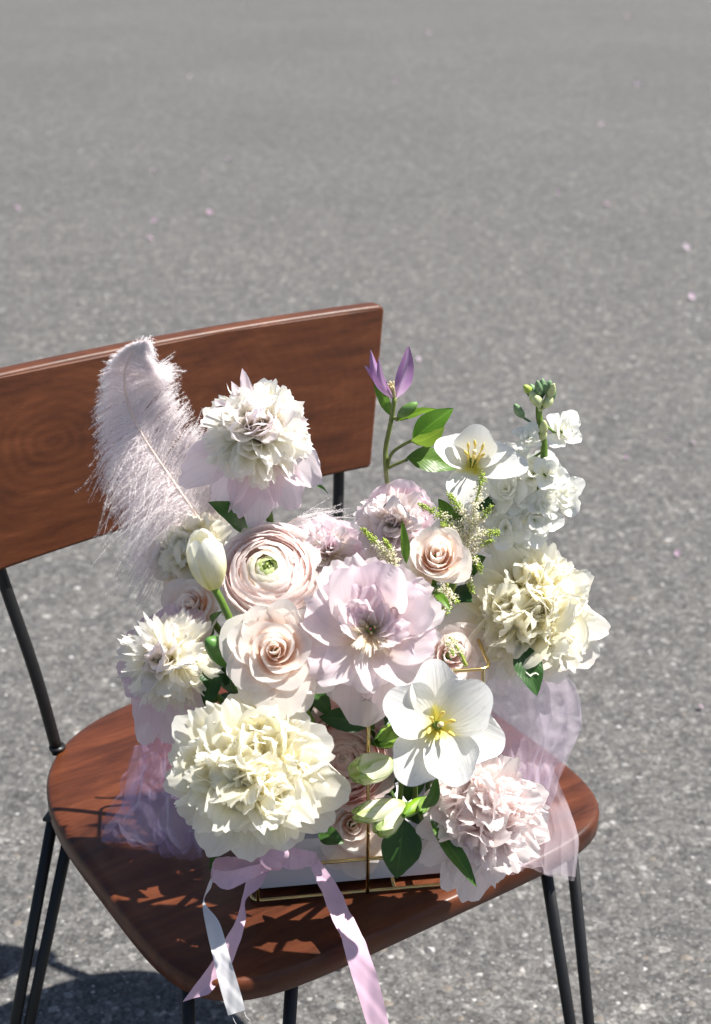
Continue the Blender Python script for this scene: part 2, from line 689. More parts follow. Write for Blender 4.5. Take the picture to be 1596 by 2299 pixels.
CREAM = petal_mat('petal_cream', [(0.0, (0.95, 0.84, 0.38)), (0.35, (0.96, 0.915, 0.65)), (0.75, (0.965, 0.943, 0.80)), (1.0, (0.967, 0.953, 0.875))], trans=0.61)
CREAMY = petal_mat('petal_ivory', [(0.0, (0.95, 0.87, 0.50)), (0.4, (0.96, 0.925, 0.73)), (0.8, (0.965, 0.945, 0.845)), (1.0, (0.967, 0.953, 0.89))], trans=0.61)
WHITE = petal_mat('petal_white', [(0.0, (0.85, 0.77, 0.12)), (0.10, (0.88, 0.84, 0.34)), (0.24, (0.875, 0.87, 0.80)), (1.0, (0.88, 0.88, 0.875))], trans=0.36, rough=0.42, vary=0.03, vein=0.8)
TULIP = petal_mat('petal_tulip_bud', [(0.0, (0.76, 0.76, 0.30)), (0.3, (0.90, 0.88, 0.58)), (0.6, (0.93, 0.92, 0.78)), (1.0, (0.94, 0.94, 0.90))], trans=0.34, rough=0.4, vary=0.03)
STOCKP = petal_mat('petal_stock', [(0.0, (0.74, 0.82, 0.46)), (0.3, (0.95, 0.952, 0.88)), (1.0, (0.962, 0.958, 0.93))], trans=0.38, vary=0.03)
LAV = petal_mat('petal_lavender', [(0.0, (0.96, 0.80, 0.58)), (0.22, (0.957, 0.86, 0.80)), (0.6, (0.952, 0.868, 0.893)), (1.0, (0.946, 0.842, 0.897))], vary=0.08, vein=0.6, trans=0.6)
PEACH = petal_mat('petal_peach', [(0.0, (0.95, 0.70, 0.36)), (0.6, (0.96, 0.83, 0.60)), (1.0, (0.965, 0.89, 0.78))], trans=0.5)
LAVG = petal_mat('petal_guard_lavender', [(0.0, (0.945, 0.85, 0.81)), (0.4, (0.942, 0.835, 0.88)), (1.0, (0.938, 0.825, 0.885))], vary=0.08, vein=0.5, trans=0.61)
LAVC = petal_mat('petal_cream_lavender', [(0.0, (0.95, 0.87, 0.62)), (0.4, (0.955, 0.92, 0.82)), (0.8, (0.952, 0.905, 0.90)), (1.0, (0.945, 0.885, 0.915))], vary=0.12, trans=0.61)
BOMB = petal_mat('petal_bomb', [(0.0, (0.95, 0.86, 0.46)), (0.4, (0.958, 0.935, 0.77)), (0.8, (0.962, 0.948, 0.88)), (1.0, (0.962, 0.945, 0.915))], vary=0.06, trans=0.61)
BLUSH = petal_mat('petal_blush_rose', [(0.0, (0.95, 0.73, 0.58)), (0.5, (0.957, 0.845, 0.765)), (0.85, (0.962, 0.907, 0.862)), (1.0, (0.965, 0.925, 0.89))], vary=0.04, rough=0.45, trans=0.61)
BLUSHP = petal_mat('petal_blush_peony', [(0.0, (0.95, 0.77, 0.70)), (0.5, (0.957, 0.878, 0.862)), (1.0, (0.962, 0.902, 0.895))], vary=0.08, trans=0.61)
RANP = petal_mat('petal_ranunculus', [(0.0, (0.94, 0.79, 0.755)), (0.5, (0.953, 0.86, 0.84)), (0.88, (0.96, 0.893, 0.873)), (1.0, (0.963, 0.922, 0.905))], trans=0.6, vary=0.05)
RANI = petal_mat('petal_ranunculus_inner', [(0.0, (0.70, 0.76, 0.30)), (0.6, (0.92, 0.88, 0.72)), (1.0, (0.94, 0.90, 0.81))], trans=0.45, vary=0.05)
RAND = petal_mat('petal_ranunculus_deep', [(0.0, (0.82, 0.54, 0.52)), (0.5, (0.88, 0.64, 0.61)), (0.85, (0.91, 0.73, 0.70)), (1.0, (0.935, 0.82, 0.79))], trans=0.61, vary=0.06)
RANG = petal_mat('petal_ranunculus_green', [(0.0, (0.10, 0.20, 0.02)), (0.6, (0.28, 0.44, 0.06)), (1.0, (0.60, 0.70, 0.32))], trans=0.3, vary=0.1)
CLEM = petal_mat('petal_clematis', [(0.0, (0.62, 0.42, 0.60)), (0.3, (0.42, 0.20, 0.46)), (0.9, (0.40, 0.19, 0.42)), (1.0, (0.45, 0.33, 0.40))], trans=0.3, vary=0.1, stripe=(0.56, 0.38, 0.60))
ALST = petal_mat('petal_alstroemeria', [(0.0, (0.45, 0.60, 0.20)), (0.22, (0.86, 0.88, 0.62)), (0.8, (0.92, 0.92, 0.74)), (0.93, (0.78, 0.84, 0.50)), (1.0, (0.22, 0.38, 0.06))], trans=0.4, vary=0.06, stripe=(0.50, 0.64, 0.20))
ALSG = petal_mat('petal_alstroemeria_green', [(0.0, (0.16, 0.32, 0.04)), (0.7, (0.32, 0.48, 0.09)), (1.0, (0.10, 0.24, 0.03))], trans=0.25, vary=0.08, stripe=(0.16, 0.32, 0.03))
SPENT = petal_mat('petal_fallen_pink', [(0.0, (0.70, 0.54, 0.66)), (1.0, (0.66, 0.48, 0.61))], vary=0.2)
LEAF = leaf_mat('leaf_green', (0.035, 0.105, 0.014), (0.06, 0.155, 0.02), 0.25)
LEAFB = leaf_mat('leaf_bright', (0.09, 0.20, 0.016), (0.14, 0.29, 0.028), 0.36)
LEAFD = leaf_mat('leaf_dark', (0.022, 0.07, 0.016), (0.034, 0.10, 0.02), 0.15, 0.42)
STEM = plain_mat('stem_green', (0.12, 0.22, 0.03), 0.45, noise=0.2, nscale=80, trans=0.1)
STEMB = plain_mat('stem_olive', (0.15, 0.19, 0.045), 0.5, noise=0.3, nscale=60)
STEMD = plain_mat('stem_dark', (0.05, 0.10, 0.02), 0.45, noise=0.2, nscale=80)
BUDG = plain_mat('bud_green', (0.13, 0.25, 0.06), 0.5, noise=0.35, nscale=150, trans=0.12)
BUDY = plain_mat('bud_pale', (0.62, 0.68, 0.36), 0.5, noise=0.2, nscale=150, trans=0.2)
SAGE = plain_mat('bud_sage', (0.16, 0.26, 0.13), 0.6, noise=0.3, nscale=200)
LIME = plain_mat('bud_lime', (0.42, 0.54, 0.10), 0.5, noise=0.2, nscale=300, trans=0.15)
FLORET = plain_mat('floret_cream', (0.95, 0.92, 0.79), 0.6, noise=0.04, nscale=300, trans=0.5)
STAMEN = plain_mat('stamen_yellow', (0.86, 0.70, 0.18), 0.5, noise=0.15, nscale=300, trans=0.15)
STAMENC = plain_mat('stamen_cream', (0.80, 0.70, 0.42), 0.5, noise=0.1, nscale=300, trans=0.25)
CARPEL = plain_mat('carpel_pink', (0.55, 0.10, 0.22), 0.4, noise=0.2, nscale=300)
FEATH = plain_mat('feather_pink', (0.975, 0.942, 0.946), 0.7, noise=0.01, nscale=50, trans=0.5, spec=0.2)
QUILL = plain_mat('feather_shaft', (0.86, 0.71, 0.65), 0.4, noise=0.08, nscale=80, trans=0.15)
GOLD = plain_mat('gold_metal', (0.66, 0.50, 0.22), 0.22, metal=1.0, noise=0.08, nscale=90)
TRAYW = plain_mat('white_card', (0.62, 0.61, 0.65), 0.55, noise=0.02, nscale=20)
FOAM = plain_mat('floral_foam_green', (0.02, 0.05, 0.02), 0.95, noise=0.35, nscale=300, bump=0.6)
BLACK = plain_mat('black_steel', (0.008, 0.008, 0.009), 0.42, noise=0.2, nscale=200, spec=0.4)
SEATW = wood_mat('seat_wood', (0.9, 5.5, 3.0))
BACKW = wood_mat('back_wood', (1.3, 6.0, 6.5), knot=(-0.145, 0.0, 0.012), rough=0.4, dark=(0.052, 0.0158, 0.0066), mid=(0.090, 0.0275, 0.0106), light=(0.140, 0.0450, 0.0170))
ASPH = asphalt_mat()
STONE = stone_mat()
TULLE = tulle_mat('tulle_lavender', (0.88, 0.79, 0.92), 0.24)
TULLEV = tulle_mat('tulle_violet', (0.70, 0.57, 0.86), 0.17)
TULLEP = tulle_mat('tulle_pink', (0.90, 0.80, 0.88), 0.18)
SATIN = satin_mat('satin_pink', (0.66, 0.45, 0.58))
SATINW = satin_mat('satin_white', (0.80, 0.79, 0.80))
DEW = drop_mat()

# ------------------------------------------------------------------ road
g = 220.0
road = mesh_obj('road', [(-g, -g, 0), (g, -g, 0), (g, g, 0), (-g, g, 0)], np.array([[0, 1, 2, 3]]), ASPH, smooth=False)
road['kind'] = 'structure'


def aggregate():
    """small stones set in the tar, near the camera"""
    r = np.random.default_rng(5)
    n = 70000
    y = 0.75 + 4.6 * r.random(n) ** 1.35
    x = (r.random(n) * 2 - 1) * (0.30 + 0.33 * y)
    sz = np.exp(r.normal(math.log(0.0027), 0.5, n)).clip(0.001, 0.0095)
    ang = r.random(n) * 6.283
    base = np.array([[math.cos(a), math.sin(a), 0] for a in np.arange(6) * math.pi / 3])
    V = np.zeros((n, 7, 3))
    for k in range(6):
        a = ang + k * math.pi / 3 + r.normal(0, 0.22, n)
        rad = sz * (0.75 + 0.5 * r.random(n))
        V[:, k, 0] = x + np.cos(a) * rad
        V[:, k, 1] = y + np.sin(a) * rad * 0.85
        V[:, k, 2] = -0.0006
    V[:, 6, 0] = x + r.normal(0, 0.2, n) * sz
    V[:, 6, 1] = y + r.normal(0, 0.2, n) * sz
    V[:, 6, 2] = sz * (0.18 + 0.25 * r.random(n))
    f = np.array([[k, (k + 1) % 6, 6] for k in range(6)])
    F = (np.arange(n)[:, None, None] * 7 + f[None]).reshape(-1, 3)
    tint = np.repeat(r.random(n) ** 1.15, 7)
    o = mesh_obj('road_stones', V.reshape(-1, 3), F, STONE, parent=road, smooth=False, kind='stuff', attr=tint)
    return o


aggregate()

# ------------------------------------------------------------------ chair
CR = np.array([.835, .55, 0.])
CF = np.array([.55, -.835, 0.])
CR /= np.linalg.norm(CR)
CF = np.array([CR[1], -CR[0], 0.])
UP = np.array([0, 0, 1.])
C0 = .616 * np.array([.835, .55, 0]) - 1.02 * np.array([.55, -.835, 0])


def chair_pt(u, f, z):
    return C0 + CR * u + CF * f + UP * z


# chair frame: local x to the chair's left-right, local y to its back, z up
Mch = Matrix(((CR[0], -CF[0], 0, C0[0]), (CR[1], -CF[1], 0, C0[1]), (0, 0, 1, 0), (0, 0, 0, 1)))
chair = thing('chair', 'brown wooden chair on black hairpin legs holding the flower arrangement', 'chair', Mch)


def seat_outline(inset=0.0, n=120):
    out = []
    for a in np.linspace(0, 2 * math.pi, n, endpoint=False):
        c, s = math.cos(a), math.sin(a)
        if s < 0:
            ex, b = 5.6, 0.221
        else:
            ex, b = 2.95, 0.243
        hu = 0.2405 - inset
        hb = b - inset
        k = (abs(c / hu) ** ex + abs(s / hb) ** ex) ** (-1 / ex)
        out.append((c * k, s * k))
    return out


def make_seat():
    prof = [(0.012, 0.4505), (0.004, 0.4502), (0.0015, 0.4490), (0.0, 0.4462), (0.0, 0.4300), (0.002, 0.4275), (0.006, 0.4265)]
    n = 120
    V = []
    for ins, z in prof:
        V += [(x, y, z) for x, y in seat_outline(ins, n)]
    F = []
    for i in range(len(prof) - 1):
        for k in range(n):
            F.append((i * n + k, (i + 1) * n + k, (i + 1) * n + (k + 1) % n, i * n + (k + 1) % n))
    F.append(tuple(range(n)))
    F.append(tuple(range(len(prof) * n - 1, (len(prof) - 1) * n - 1, -1)))
    return mesh_obj('seat', V, F, SEATW, chair)


make_seat()


def make_back():
    # board: outline in (u, z), bevelled edge, leaning back, slightly hollow
    W0, W1, zb, ztp = 0.226, 0.256, 0.660, 0.8465
    pts = []

    def arc(cx, cz, r, a0, a1, n=5):
        for a in np.linspace(a0, a1, n):
            pts.append((cx + r * math.cos(a), cz + r * math.sin(a)))
    r = 0.007
    for x in np.linspace(-W0 + 0.02, W0 - 0.02, 12):
        pts.append((x, zb + 0.006 * (1 - (x / W0) ** 2)))
    arc(W0 - r, zb + r, r, -math.pi / 2, 0)
    arc(W1 - r, ztp - r, r, 0, math.pi / 2)
    for x in np.linspace(W1 - 0.02, -W1 + 0.02, 14):
        pts.append((x, ztp + 0.004 * (1 - (x / W1) ** 2)))
    arc(-W1 + r, ztp - r, r, math.pi / 2, math.pi)
    arc(-W0 + r, zb + r, r, math.pi, 1.5 * math.pi)
    pts = np.array(pts)
    low = pts[:, 1] < 0.75
    pts[low, 1] += 0.005 * pts[low, 0] / W0
    n = len(pts)
    d = np.roll(pts, -1, 0) - np.roll(pts, 1, 0)
    nr = np.stack([d[:, 1], -d[:, 0]], 1)
    nr /= np.linalg.norm(nr, axis=1)[:, None]

    def yof(u, z):
        return 0.222 + (z - 0.664) * 0.13 + 0.006 * (1 - (u / 0.25) ** 2)
    th = 0.019
    prof = [(0.0035, 0.0), (0.001, 0.001), (0.0, 0.0035), (0.0, th - 0.0035), (0.001, th - 0.001), (0.0035, th)]
    V = []
    for ins, dy in prof:
        q = pts - nr * ins
        V += [(u, yof(u, z) + dy, z - 0.76) for u, z in q]
    F = []
    for i in range(len(prof) - 1):
        for k in range(n):
            F.append((i * n + k, i * n + (k + 1) % n, (i + 1) * n + (k + 1) % n, (i + 1) * n + k))
    # front and back skins made of strips so that the hollow stays smooth
    bm = bmesh.new()
    vs_ = [bm.verts.new(v) for v in V]
    for f in F:
        bm.faces.new([vs_[i] for i in f])
    bm.faces.new([vs_[i] for i in range(n - 1, -1, -1)])
    bm.faces.new([vs_[i] for i in range((len(prof) - 1) * n, len(prof) * n)])
    bmesh.ops.recalc_face_normals(bm, faces=bm.faces)
    me = bpy.data.meshes.new('backrest')
    bm.to_mesh(me)
    bm.free()
    me.materials.append(BACKW)
    for p in me.polygons:
        p.use_smooth = len(p.vertices) == 4
    o = bpy.data.objects.new('backrest', me)
    link(o, chair)
    o.location = (0, 0, 0.76)
    return o


make_back()
for ub, ut in ((-0.188, -0.214), (0.148, 0.196)):
    P = spline([(ub, 0.196, 0.446), (ub * 0.62 + ut * 0.38, 0.212, 0.54), (ut, 0.2475, 0.664), (ut * 1.06, 0.276, 0.795)], 16)
    post = mesh_obj('back_post', *tube(P, 0.0064, 12), BLACK, chair)
    fl = join([tube([(ub, 0.196, 0.4515), (ub, 0.196, 0.4545)], 0.0085, 16)])
    mesh_obj('collar', *fl, BLACK, post)
    s = join([tube([(ut, 0.2445 - 0.012, 0.70), (ut, 0.2445 - 0.0045, 0.70)], 0.0035, 10)])


def w2c(p):
    q = Mch.inverted() @ Vector(p)
    return np.array(q)


def hairpin(t1, b1, t2, b2):
    t1, b1, t2, b2 = [w2c(p) for p in (t1, b1, t2, b2)]
    b1[2] = b2[2] = 0.006
    P = fillet([t1, b1 + (0, 0, 0.0), b2, t2], min(0.010, np.linalg.norm(b1 - b2) * 0.45))
    V, F = tube(P, 0.0060, 12)
    # mounting plate under the seat
    m = (t1 + t2) / 2
    d = t2 - t1
    d[2] = 0
    L = np.linalg.norm(d)
    d /= L
    e = np.array([-d[1], d[0], 0])
    pl = []
    for z in (0.4235, 0.4262):
        for a, b in ((-1, -1), (1, -1), (1, 1), (-1, 1)):
            pl.append(m * (1, 1, 0) + d * a * (L / 2 + 0.006) + e * b * 0.014 + UP * z)
    bx = (np.array(pl), [(3, 2, 1, 0), (4, 5, 6, 7), (0, 1, 5, 4), (1, 2, 6, 5), (2, 3, 7, 6), (3, 0, 4, 7)])
    V, F = join([(V, F), bx])
    mesh_obj('leg', V, F, BLACK, chair)


hairpin(S(121, 1826, .424), S(-11, 2555, 0), S(164, 1832, .424), S(16, 2548, 0))
hairpin(S(421, 2180, .424), S(440, 3060, 0), S(658, 2155, .424), S(606, 3020, 0))
hairpin(S(1217, 1900, .424), S(1334, 2650, 0), S(1278, 1860, .424), S(1353, 2630, 0))
bt = chair_pt(.150, -.175, .424)
hairpin(bt, chair_pt(.232, -.232, 0), chair_pt(.196, -.118, .424), chair_pt(.244, -.215, 0))

# ------------------------------------------------------------------ gold wire basket and white tray
BL = np.array([-.0925, 1.0075, 0])
BX = np.array([.206, .0275, 0])
BXn = BX / np.linalg.norm(BX)
BYn = np.array([-BXn[1], BXn[0], 0])
BWID = np.linalg.norm(BX)
BDEP = 0.165
ZB, ZR, ZT = 0.4535, 0.489, 0.676
Mb = Matrix(((BXn[0], BYn[0], 0, BL[0]), (BXn[1], BYn[1], 0, BL[1]), (0, 0, 1, 0), (0, 0, 0, 1)))
basket = thing('wire_basket', 'square gold wire basket frame around the flowers on the seat', 'basket', Mb)


def wire_ring(z, name='rail'):
    P = [(0.5 * BWID, 0, z), (BWID, 0, z), (BWID, BDEP, z), (0, BDEP, z), (0, 0, z), (0.5 * BWID, 0, z)]
    Q = fillet(P, 0.009)[:-1]
    mesh_obj(name, *tube(Q, 0.0017, 10, closed=True), GOLD, basket)


wire_ring(ZB)
wire_ring(ZR)
wire_ring(ZT)
for x, y in ((0.006, 0.0), (0.5 * BWID, -0.0028), (BWID - 0.006, 0.0), (0.006, BDEP), (0.5 * BWID, BDEP + 0.0028), (BWID - 0.006, BDEP), (0, BDEP * .5), (BWID, BDEP * .5)):
    mesh_obj('upright', *tube([(x, y, ZB), (x, y, (ZB + ZT) / 2), (x, y, ZT)], 0.0017, 10), GOLD, basket)
mesh_obj('crossbar', *tube([(0.62 * BWID, 0, ZB), (0.62 * BWID, BDEP, ZB)], 0.0016, 10), GOLD, basket)
# the bent wire loop that rises over the back
hp = [w for w in (A(690, 1275, 1.175), A(705, 1270, 1.17), A(735, 1280, 1.155), A(760, 1300, 1.14), A(778, 1325, 1.13), A(790, 1370, 1.13), A(792, 1430, 1.13))]
V, F = tube(spline([A(640, 1340, 1.18), A(655, 1300, 1.18)] + hp, 40), 0.0022, 10)
mesh_obj('handle_wire', V, F, GOLD, basket, world=True)

Mt = Mb @ Matrix.Translation((0.009, 0.013, ZB + 0.0018))
tw, td, thh = BWID - 0.02, BDEP - 0.026, 0.05


def tray():
    bm = bmesh.new()
    o = [(0, 0), (tw, 0), (tw, td), (0, td)]
    t_ = 0.0025
    i = [(t_, t_), (tw - t_, t_), (tw - t_, td - t_), (t_, td - t_)]
    ob = [bm.verts.new((x, y, 0)) for x, y in o]
    ot = [bm.verts.new((x, y, thh)) for x, y in o]
    it = [bm.verts.new((x, y, thh)) for x, y in i]
    ib = [bm.verts.new((x, y, 0.003)) for x, y in i]
    bm.faces.new(ob[::-1])
    bm.faces.new(ib)
    for k in range(4):
        j = (k + 1) % 4
        bm.faces.new((ob[k], ob[j], ot[j], ot[k]))
        bm.faces.new((ot[k], ot[j], it[j], it[k]))
        bm.faces.new((it[k], it[j], ib[j], ib[k]))
    bmesh.ops.bevel(bm, geom=[e for e in bm.edges], offset=0.0006, segments=1, affect='EDGES')
    me = bpy.data.meshes.new('flower_tray')
    bm.to_mesh(me)
    bm.free()
    me.materials.append(TRAYW)
    o = bpy.data.objects.new('flower_tray', me)
    o.matrix_basis = Mt
    link(o)
    tag(o, 'white shallow tray inside the gold wire basket under the flowers', 'tray')


tray()


# ------------------------------------------------------------------ petals
def petal(L, W, e0, e1, phi, r0=0.0, z0=0.0, cup=0.5, ruf=0.0, rf=5.0, jag=0.0, jf=9.0, base=0.3, tipr=0.3, point=0.0,
          tw=0.0, tw1=0.0, pw=1.0, nu=9, nv=9, seed=0, full=0.62, bend=0.0, end=0.25):
    """a petal in the flower's frame (z = the way the flower faces); angles in degrees"""
    u = np.linspace(-1, 1, nu)[None, :]
    v = np.linspace(0, 1, nv)[:, None]
    vf = np.linspace(0, 1, 60)
    th = R_(e0) + (R_(e1) - R_(e0)) * vf ** pw
    dv = 1 / 59
    rs = r0 + L * np.concatenate([[0], np.cumsum((np.cos(th[1:]) + np.cos(th[:-1])) / 2 * dv)])
    zs = z0 + L * np.concatenate([[0], np.cumsum((np.sin(th[1:]) + np.sin(th[:-1])) / 2 * dv)])
    x = np.clip(v / full, 0, 1)
    prof = base + (1 - base) * np.sin(math.pi / 2 * x)
    y = np.clip((v - full) / (1 - full), 0, 1)
    prof = prof * (1 - end * y ** 2)
    al = v * (1 - tipr * np.abs(u) ** 2.4 * v ** 2) + point * np.clip(1 - np.abs(u) * 1.6, 0, 1) * v ** 4
    if jag:
        al = al + jag * v ** 5 * wig(u, jf, seed + 3)
    al_c = np.clip(al, 0, 1)
    ext = (al - al_c) * L
    r = np.interp(al_c, vf, rs)
    z = np.interp(al_c, vf, zs)
    t = np.interp(al_c, vf, th)
    r = r + ext * np.cos(t)
    z = z + ext * np.sin(t)
    s = u * prof * W
    k = cup / W if abs(cup) > 1e-3 else 1e-3 / W
    lat = np.sin(s * k) / k
    nor = (1 - np.cos(s * k)) / k
    if ruf:
        nor = nor + ruf * W * v ** 1.4 * (0.35 + 0.65 * np.abs(u)) * wig(u + 0.35 * v, rf, seed) + 0.35 * ruf * W * v * wig(v + u * 0.4, rf * 0.9, seed + 9)
        if nu >= 21:
            nor = nor + .22 * ruf * W * v * wig(u * 3.1 + np.sin(v * 7 + seed), 3.2, seed + 21) * wig(v * 2.3 + u, 3.0, seed + 22)
        lat = lat + 0.25 * ruf * W * v ** 2 * wig(v * 2 + u, rf, seed + 5)
    if bend:
        lat = lat + bend * W * v ** 2
    if tw or tw1:
        a = R_(tw) + R_(tw1) * v
        lat, nor = lat * np.cos(a) - nor * np.sin(a), lat * np.sin(a) + nor * np.cos(a)
    rr = r - nor * np.sin(t)
    zz = z + nor * np.cos(t)
    c, sn = math.cos(R_(phi)), math.sin(R_(phi))
    return np.stack([rr * c - lat * sn, rr * sn + lat * c, zz + 0 * lat], -1), nv, nu


def shell(R, H, phi, span, flare=0.0, curl=0.0, inc=0.0, ruf=0.0, rf=5.0, rb=0.35, spiral=0.08, rim=0.35, jag=0.0, jf=9.0, nu=13, nv=9, seed=0, z0=0.0, point=0.0, fv=0.5, side=0.0, dome=0.0):
    """a petal wrapped around the flower's axis"""
    u = np.linspace(-1, 1, nu)[None, :]
    v = np.linspace(0, 1, nv)[:, None]
    V_ = v * (1 - rim * np.abs(u) ** 2.5 * v ** 1.5) + point * np.clip(1 - np.abs(u) * 1.8, 0, 1) * v ** 4
    if jag:
        V_ = V_ + jag * v ** 4 * wig(u, jf, seed + 3)
    r = R * (rb + (1 - rb) * np.sin(math.pi / 2 * np.clip(V_ / 0.65, 0, 1)))
    q = np.clip(V_ - fv, 0, None) / (1 - fv)
    r = r + (flare - inc) * q ** 2
    z = z0 + H * V_ - curl * np.clip(V_ - 0.6, 0, None) ** 2 / 0.16
    if dome:
        r = R * (rb + (1 - rb) * np.sin(math.pi / 2 * np.clip(V_ / 0.5, 0, 1))) - dome * np.clip(V_, 0, 1) ** 3 + flare * q ** 2
        z = z0 + H * np.sin(math.pi / 2 * np.clip(V_, 0, 1.05))
    r = r * (1 + spiral * u) + side * np.abs(u) ** 3 * v
    if ruf:
        r = r + ruf * v ** 1.5 * wig(u + 0.3 * v, rf, seed)
        z = z + 0.6 * ruf * v ** 2 * wig(u, rf * 1.3, seed + 7)
    th = R_(phi) + u * R_(span) / 2
    return np.stack([r * np.cos(th), r * np.sin(th), z + 0 * th], -1), nv, nu


def add_petal(pt, mat, root, name='petal'):
    V, nv, nu = pt
    return mesh_obj(name, V, grid_faces(nv, nu), mat, root, uv=grid_uv(nv, nu))


VIEW = np.array([0, CP, -SP])
CAMUP = np.array([0, SP, CP])
CAMR = np.array([1.0, 0, 0])


def frame(p, right=0.0, up=0.0, spin=0.0):
    """flower at p facing the camera, turned by right / up (tangents)"""
    z = -VIEW + CAMR * right + CAMUP * up
    z /= np.linalg.norm(z)
    y = CAMUP - z * (CAMUP @ z)
    if np.linalg.norm(y) < 0.05:
        y = VIEW - z * (VIEW @ z)
    y /= np.linalg.norm(y)
    x = np.cross(y, z)
    M = Matrix(((x[0], y[0], z[0], p[0]), (x[1], y[1], z[1], p[1]), (x[2], y[2], z[2], p[2]), (0, 0, 0, 1)))
    return M @ Matrix.Rotation(R_(spin), 4, 'Z')


BASE = np.array([0.012, 1.095, 0.50])


def stem(root, start=None, end=None, r=0.0028, mat=None, via=None, back=0.03):
    M = np.array(root.matrix_basis)
    p = M[:3, 3] if start is None else np.asarray(start)
    ax = M[:3, 2]
    e = BASE + np.array([(p[0]) * 0.25, (p[1] - 1.09) * 0.25, 0.0]) if end is None else np.asarray(end)
    pts = [p - ax * 0.002, p - ax * back]
    if via is not None:
        pts += [np.asarray(q) for q in via]
    pts += [(p - ax * back) * 0.4 + e * 0.6 + np.array([0, 0.0, 0.01]), e]
    V, F = tube(spline(pts, 22), np.linspace(r, r * 1.1, 22), 8)
    return mesh_obj('stem', V, F, mat or STEM, root, world=True)


def dewdrops(root, petals, n, r0=0.0004, r1=0.0009, seed=0):
    """water drops that sit on the petals"""
    r = np.random.default_rng(seed)
    M = np.array(root.matrix_basis)
    toward = M[:3, :3].T @ (-VIEW)
    ico = np.array([[0, 0, 1.], [0.894, 0, .447], [.276, .851, .447], [-.724, .526, .447], [-.724, -.526, .447], [.276, -.851, .447], [.724, .526, -.447], [-.276, .851, -.447], [-.894, 0, -.447], [-.276, -.851, -.447], [.724, -.526, -.447], [0, 0, -1]])
    fi = np.array([[0, 1, 2], [0, 2, 3], [0, 3, 4], [0, 4, 5], [0, 5, 1], [1, 6, 2], [2, 7, 3], [3, 8, 4], [4, 9, 5], [5, 10, 1], [6, 7, 2], [7, 8, 3], [8, 9, 4], [9, 10, 5], [10, 6, 1], [11, 7, 6], [11, 8, 7], [11, 9, 8], [11, 10, 9], [11, 6, 10]])
    VV, FF = [], []
    for k in range(n):
        P, nv, nu = petals[r.integers(len(petals))]
        i = r.integers(max(1, nv // 3), nv - 1)
        j = r.integers(0, nu - 1)
        a, b = r.random(2)
        p = (P[i, j] * (1 - a) + P[i, j + 1] * a) * (1 - b) + (P[i - 1, j] * (1 - a) + P[i - 1, j + 1] * a) * b
        nrm = np.cross(P[i, j + 1] - P[i, j], P[i - 1, j] - P[i, j])
        nrm /= np.linalg.norm(nrm) + 1e-12
        if nrm @ toward < 0:
            nrm = -nrm
        rad = r0 + (r1 - r0) * r.random() ** 3
        VV.append(p + nrm * rad * 0.3 + ico * rad)
        FF.append(fi + 12 * k)
    return mesh_obj('dew_drops', np.vstack(VV), np.vstack(FF), DEW, root, kind='stuff')


def leaf_mesh(P0, P1, wid, nrm, sag=0.15, fold=0.25, nu=9, nv=13, curl=0.0, seed=0, peak=0.42, wave=0.10):
    P0, P1, nrm = np.asarray(P0, float), np.asarray(P1, float), np.asarray(nrm, float)
    d = P1 - P0
    L = np.linalg.norm(d)
    nrm = nrm - d * (nrm @ d) / L ** 2
    nrm /= np.linalg.norm(nrm)
    side = np.cross(d / L, nrm)
    v = np.linspace(0, 1, nv)[:, None]
    u = np.linspace(-1, 1, nu)[None, :]
    x = np.where(v < peak, v / peak * 0.5, 0.5 + (v - peak) / (1 - peak) * 0.5)
    prof = np.sin(math.pi * x) ** 0.85 * (1 - 0.15 * v) + 0.02
    s = u * prof * wid
    h = sag * L * np.sin(math.pi * v) + fold * np.abs(s) - curl * L * v ** 2 + wave * wid * wig(v * 3 + u, 3.0, seed) * np.abs(u)
    V = P0 + d * v[..., None] + side * s[..., None] + nrm * h[..., None]
    return V, nv, nu


def leaf(root, P0, P1, wid, mat, nrm=None, name='leaf', **kw):
    nrm = (-VIEW + np.array([0.2, 0, 0.5])) if nrm is None else nrm
    V, nv, nu = leaf_mesh(P0, P1, wid, nrm, **kw)
    return mesh_obj(name, V, grid_faces(nv, nu), mat, root, uv=grid_uv(nv, nu), world=True)


def flower(name, label, px, py, Y, right=0.0, up=0.0, spin=0.0, group=None, cat=None):
    p = A(px, py, Y)
    root = thing(name, label, cat or name.replace('_', ' '), frame(p, right, up, spin), group)
    return root, dist_scale(p)


GP = 'peonies in the basket'
rr = lambda a, b: float(rng.uniform(a, b))
sd = lambda: int(rng.integers(1, 10 ** 6))


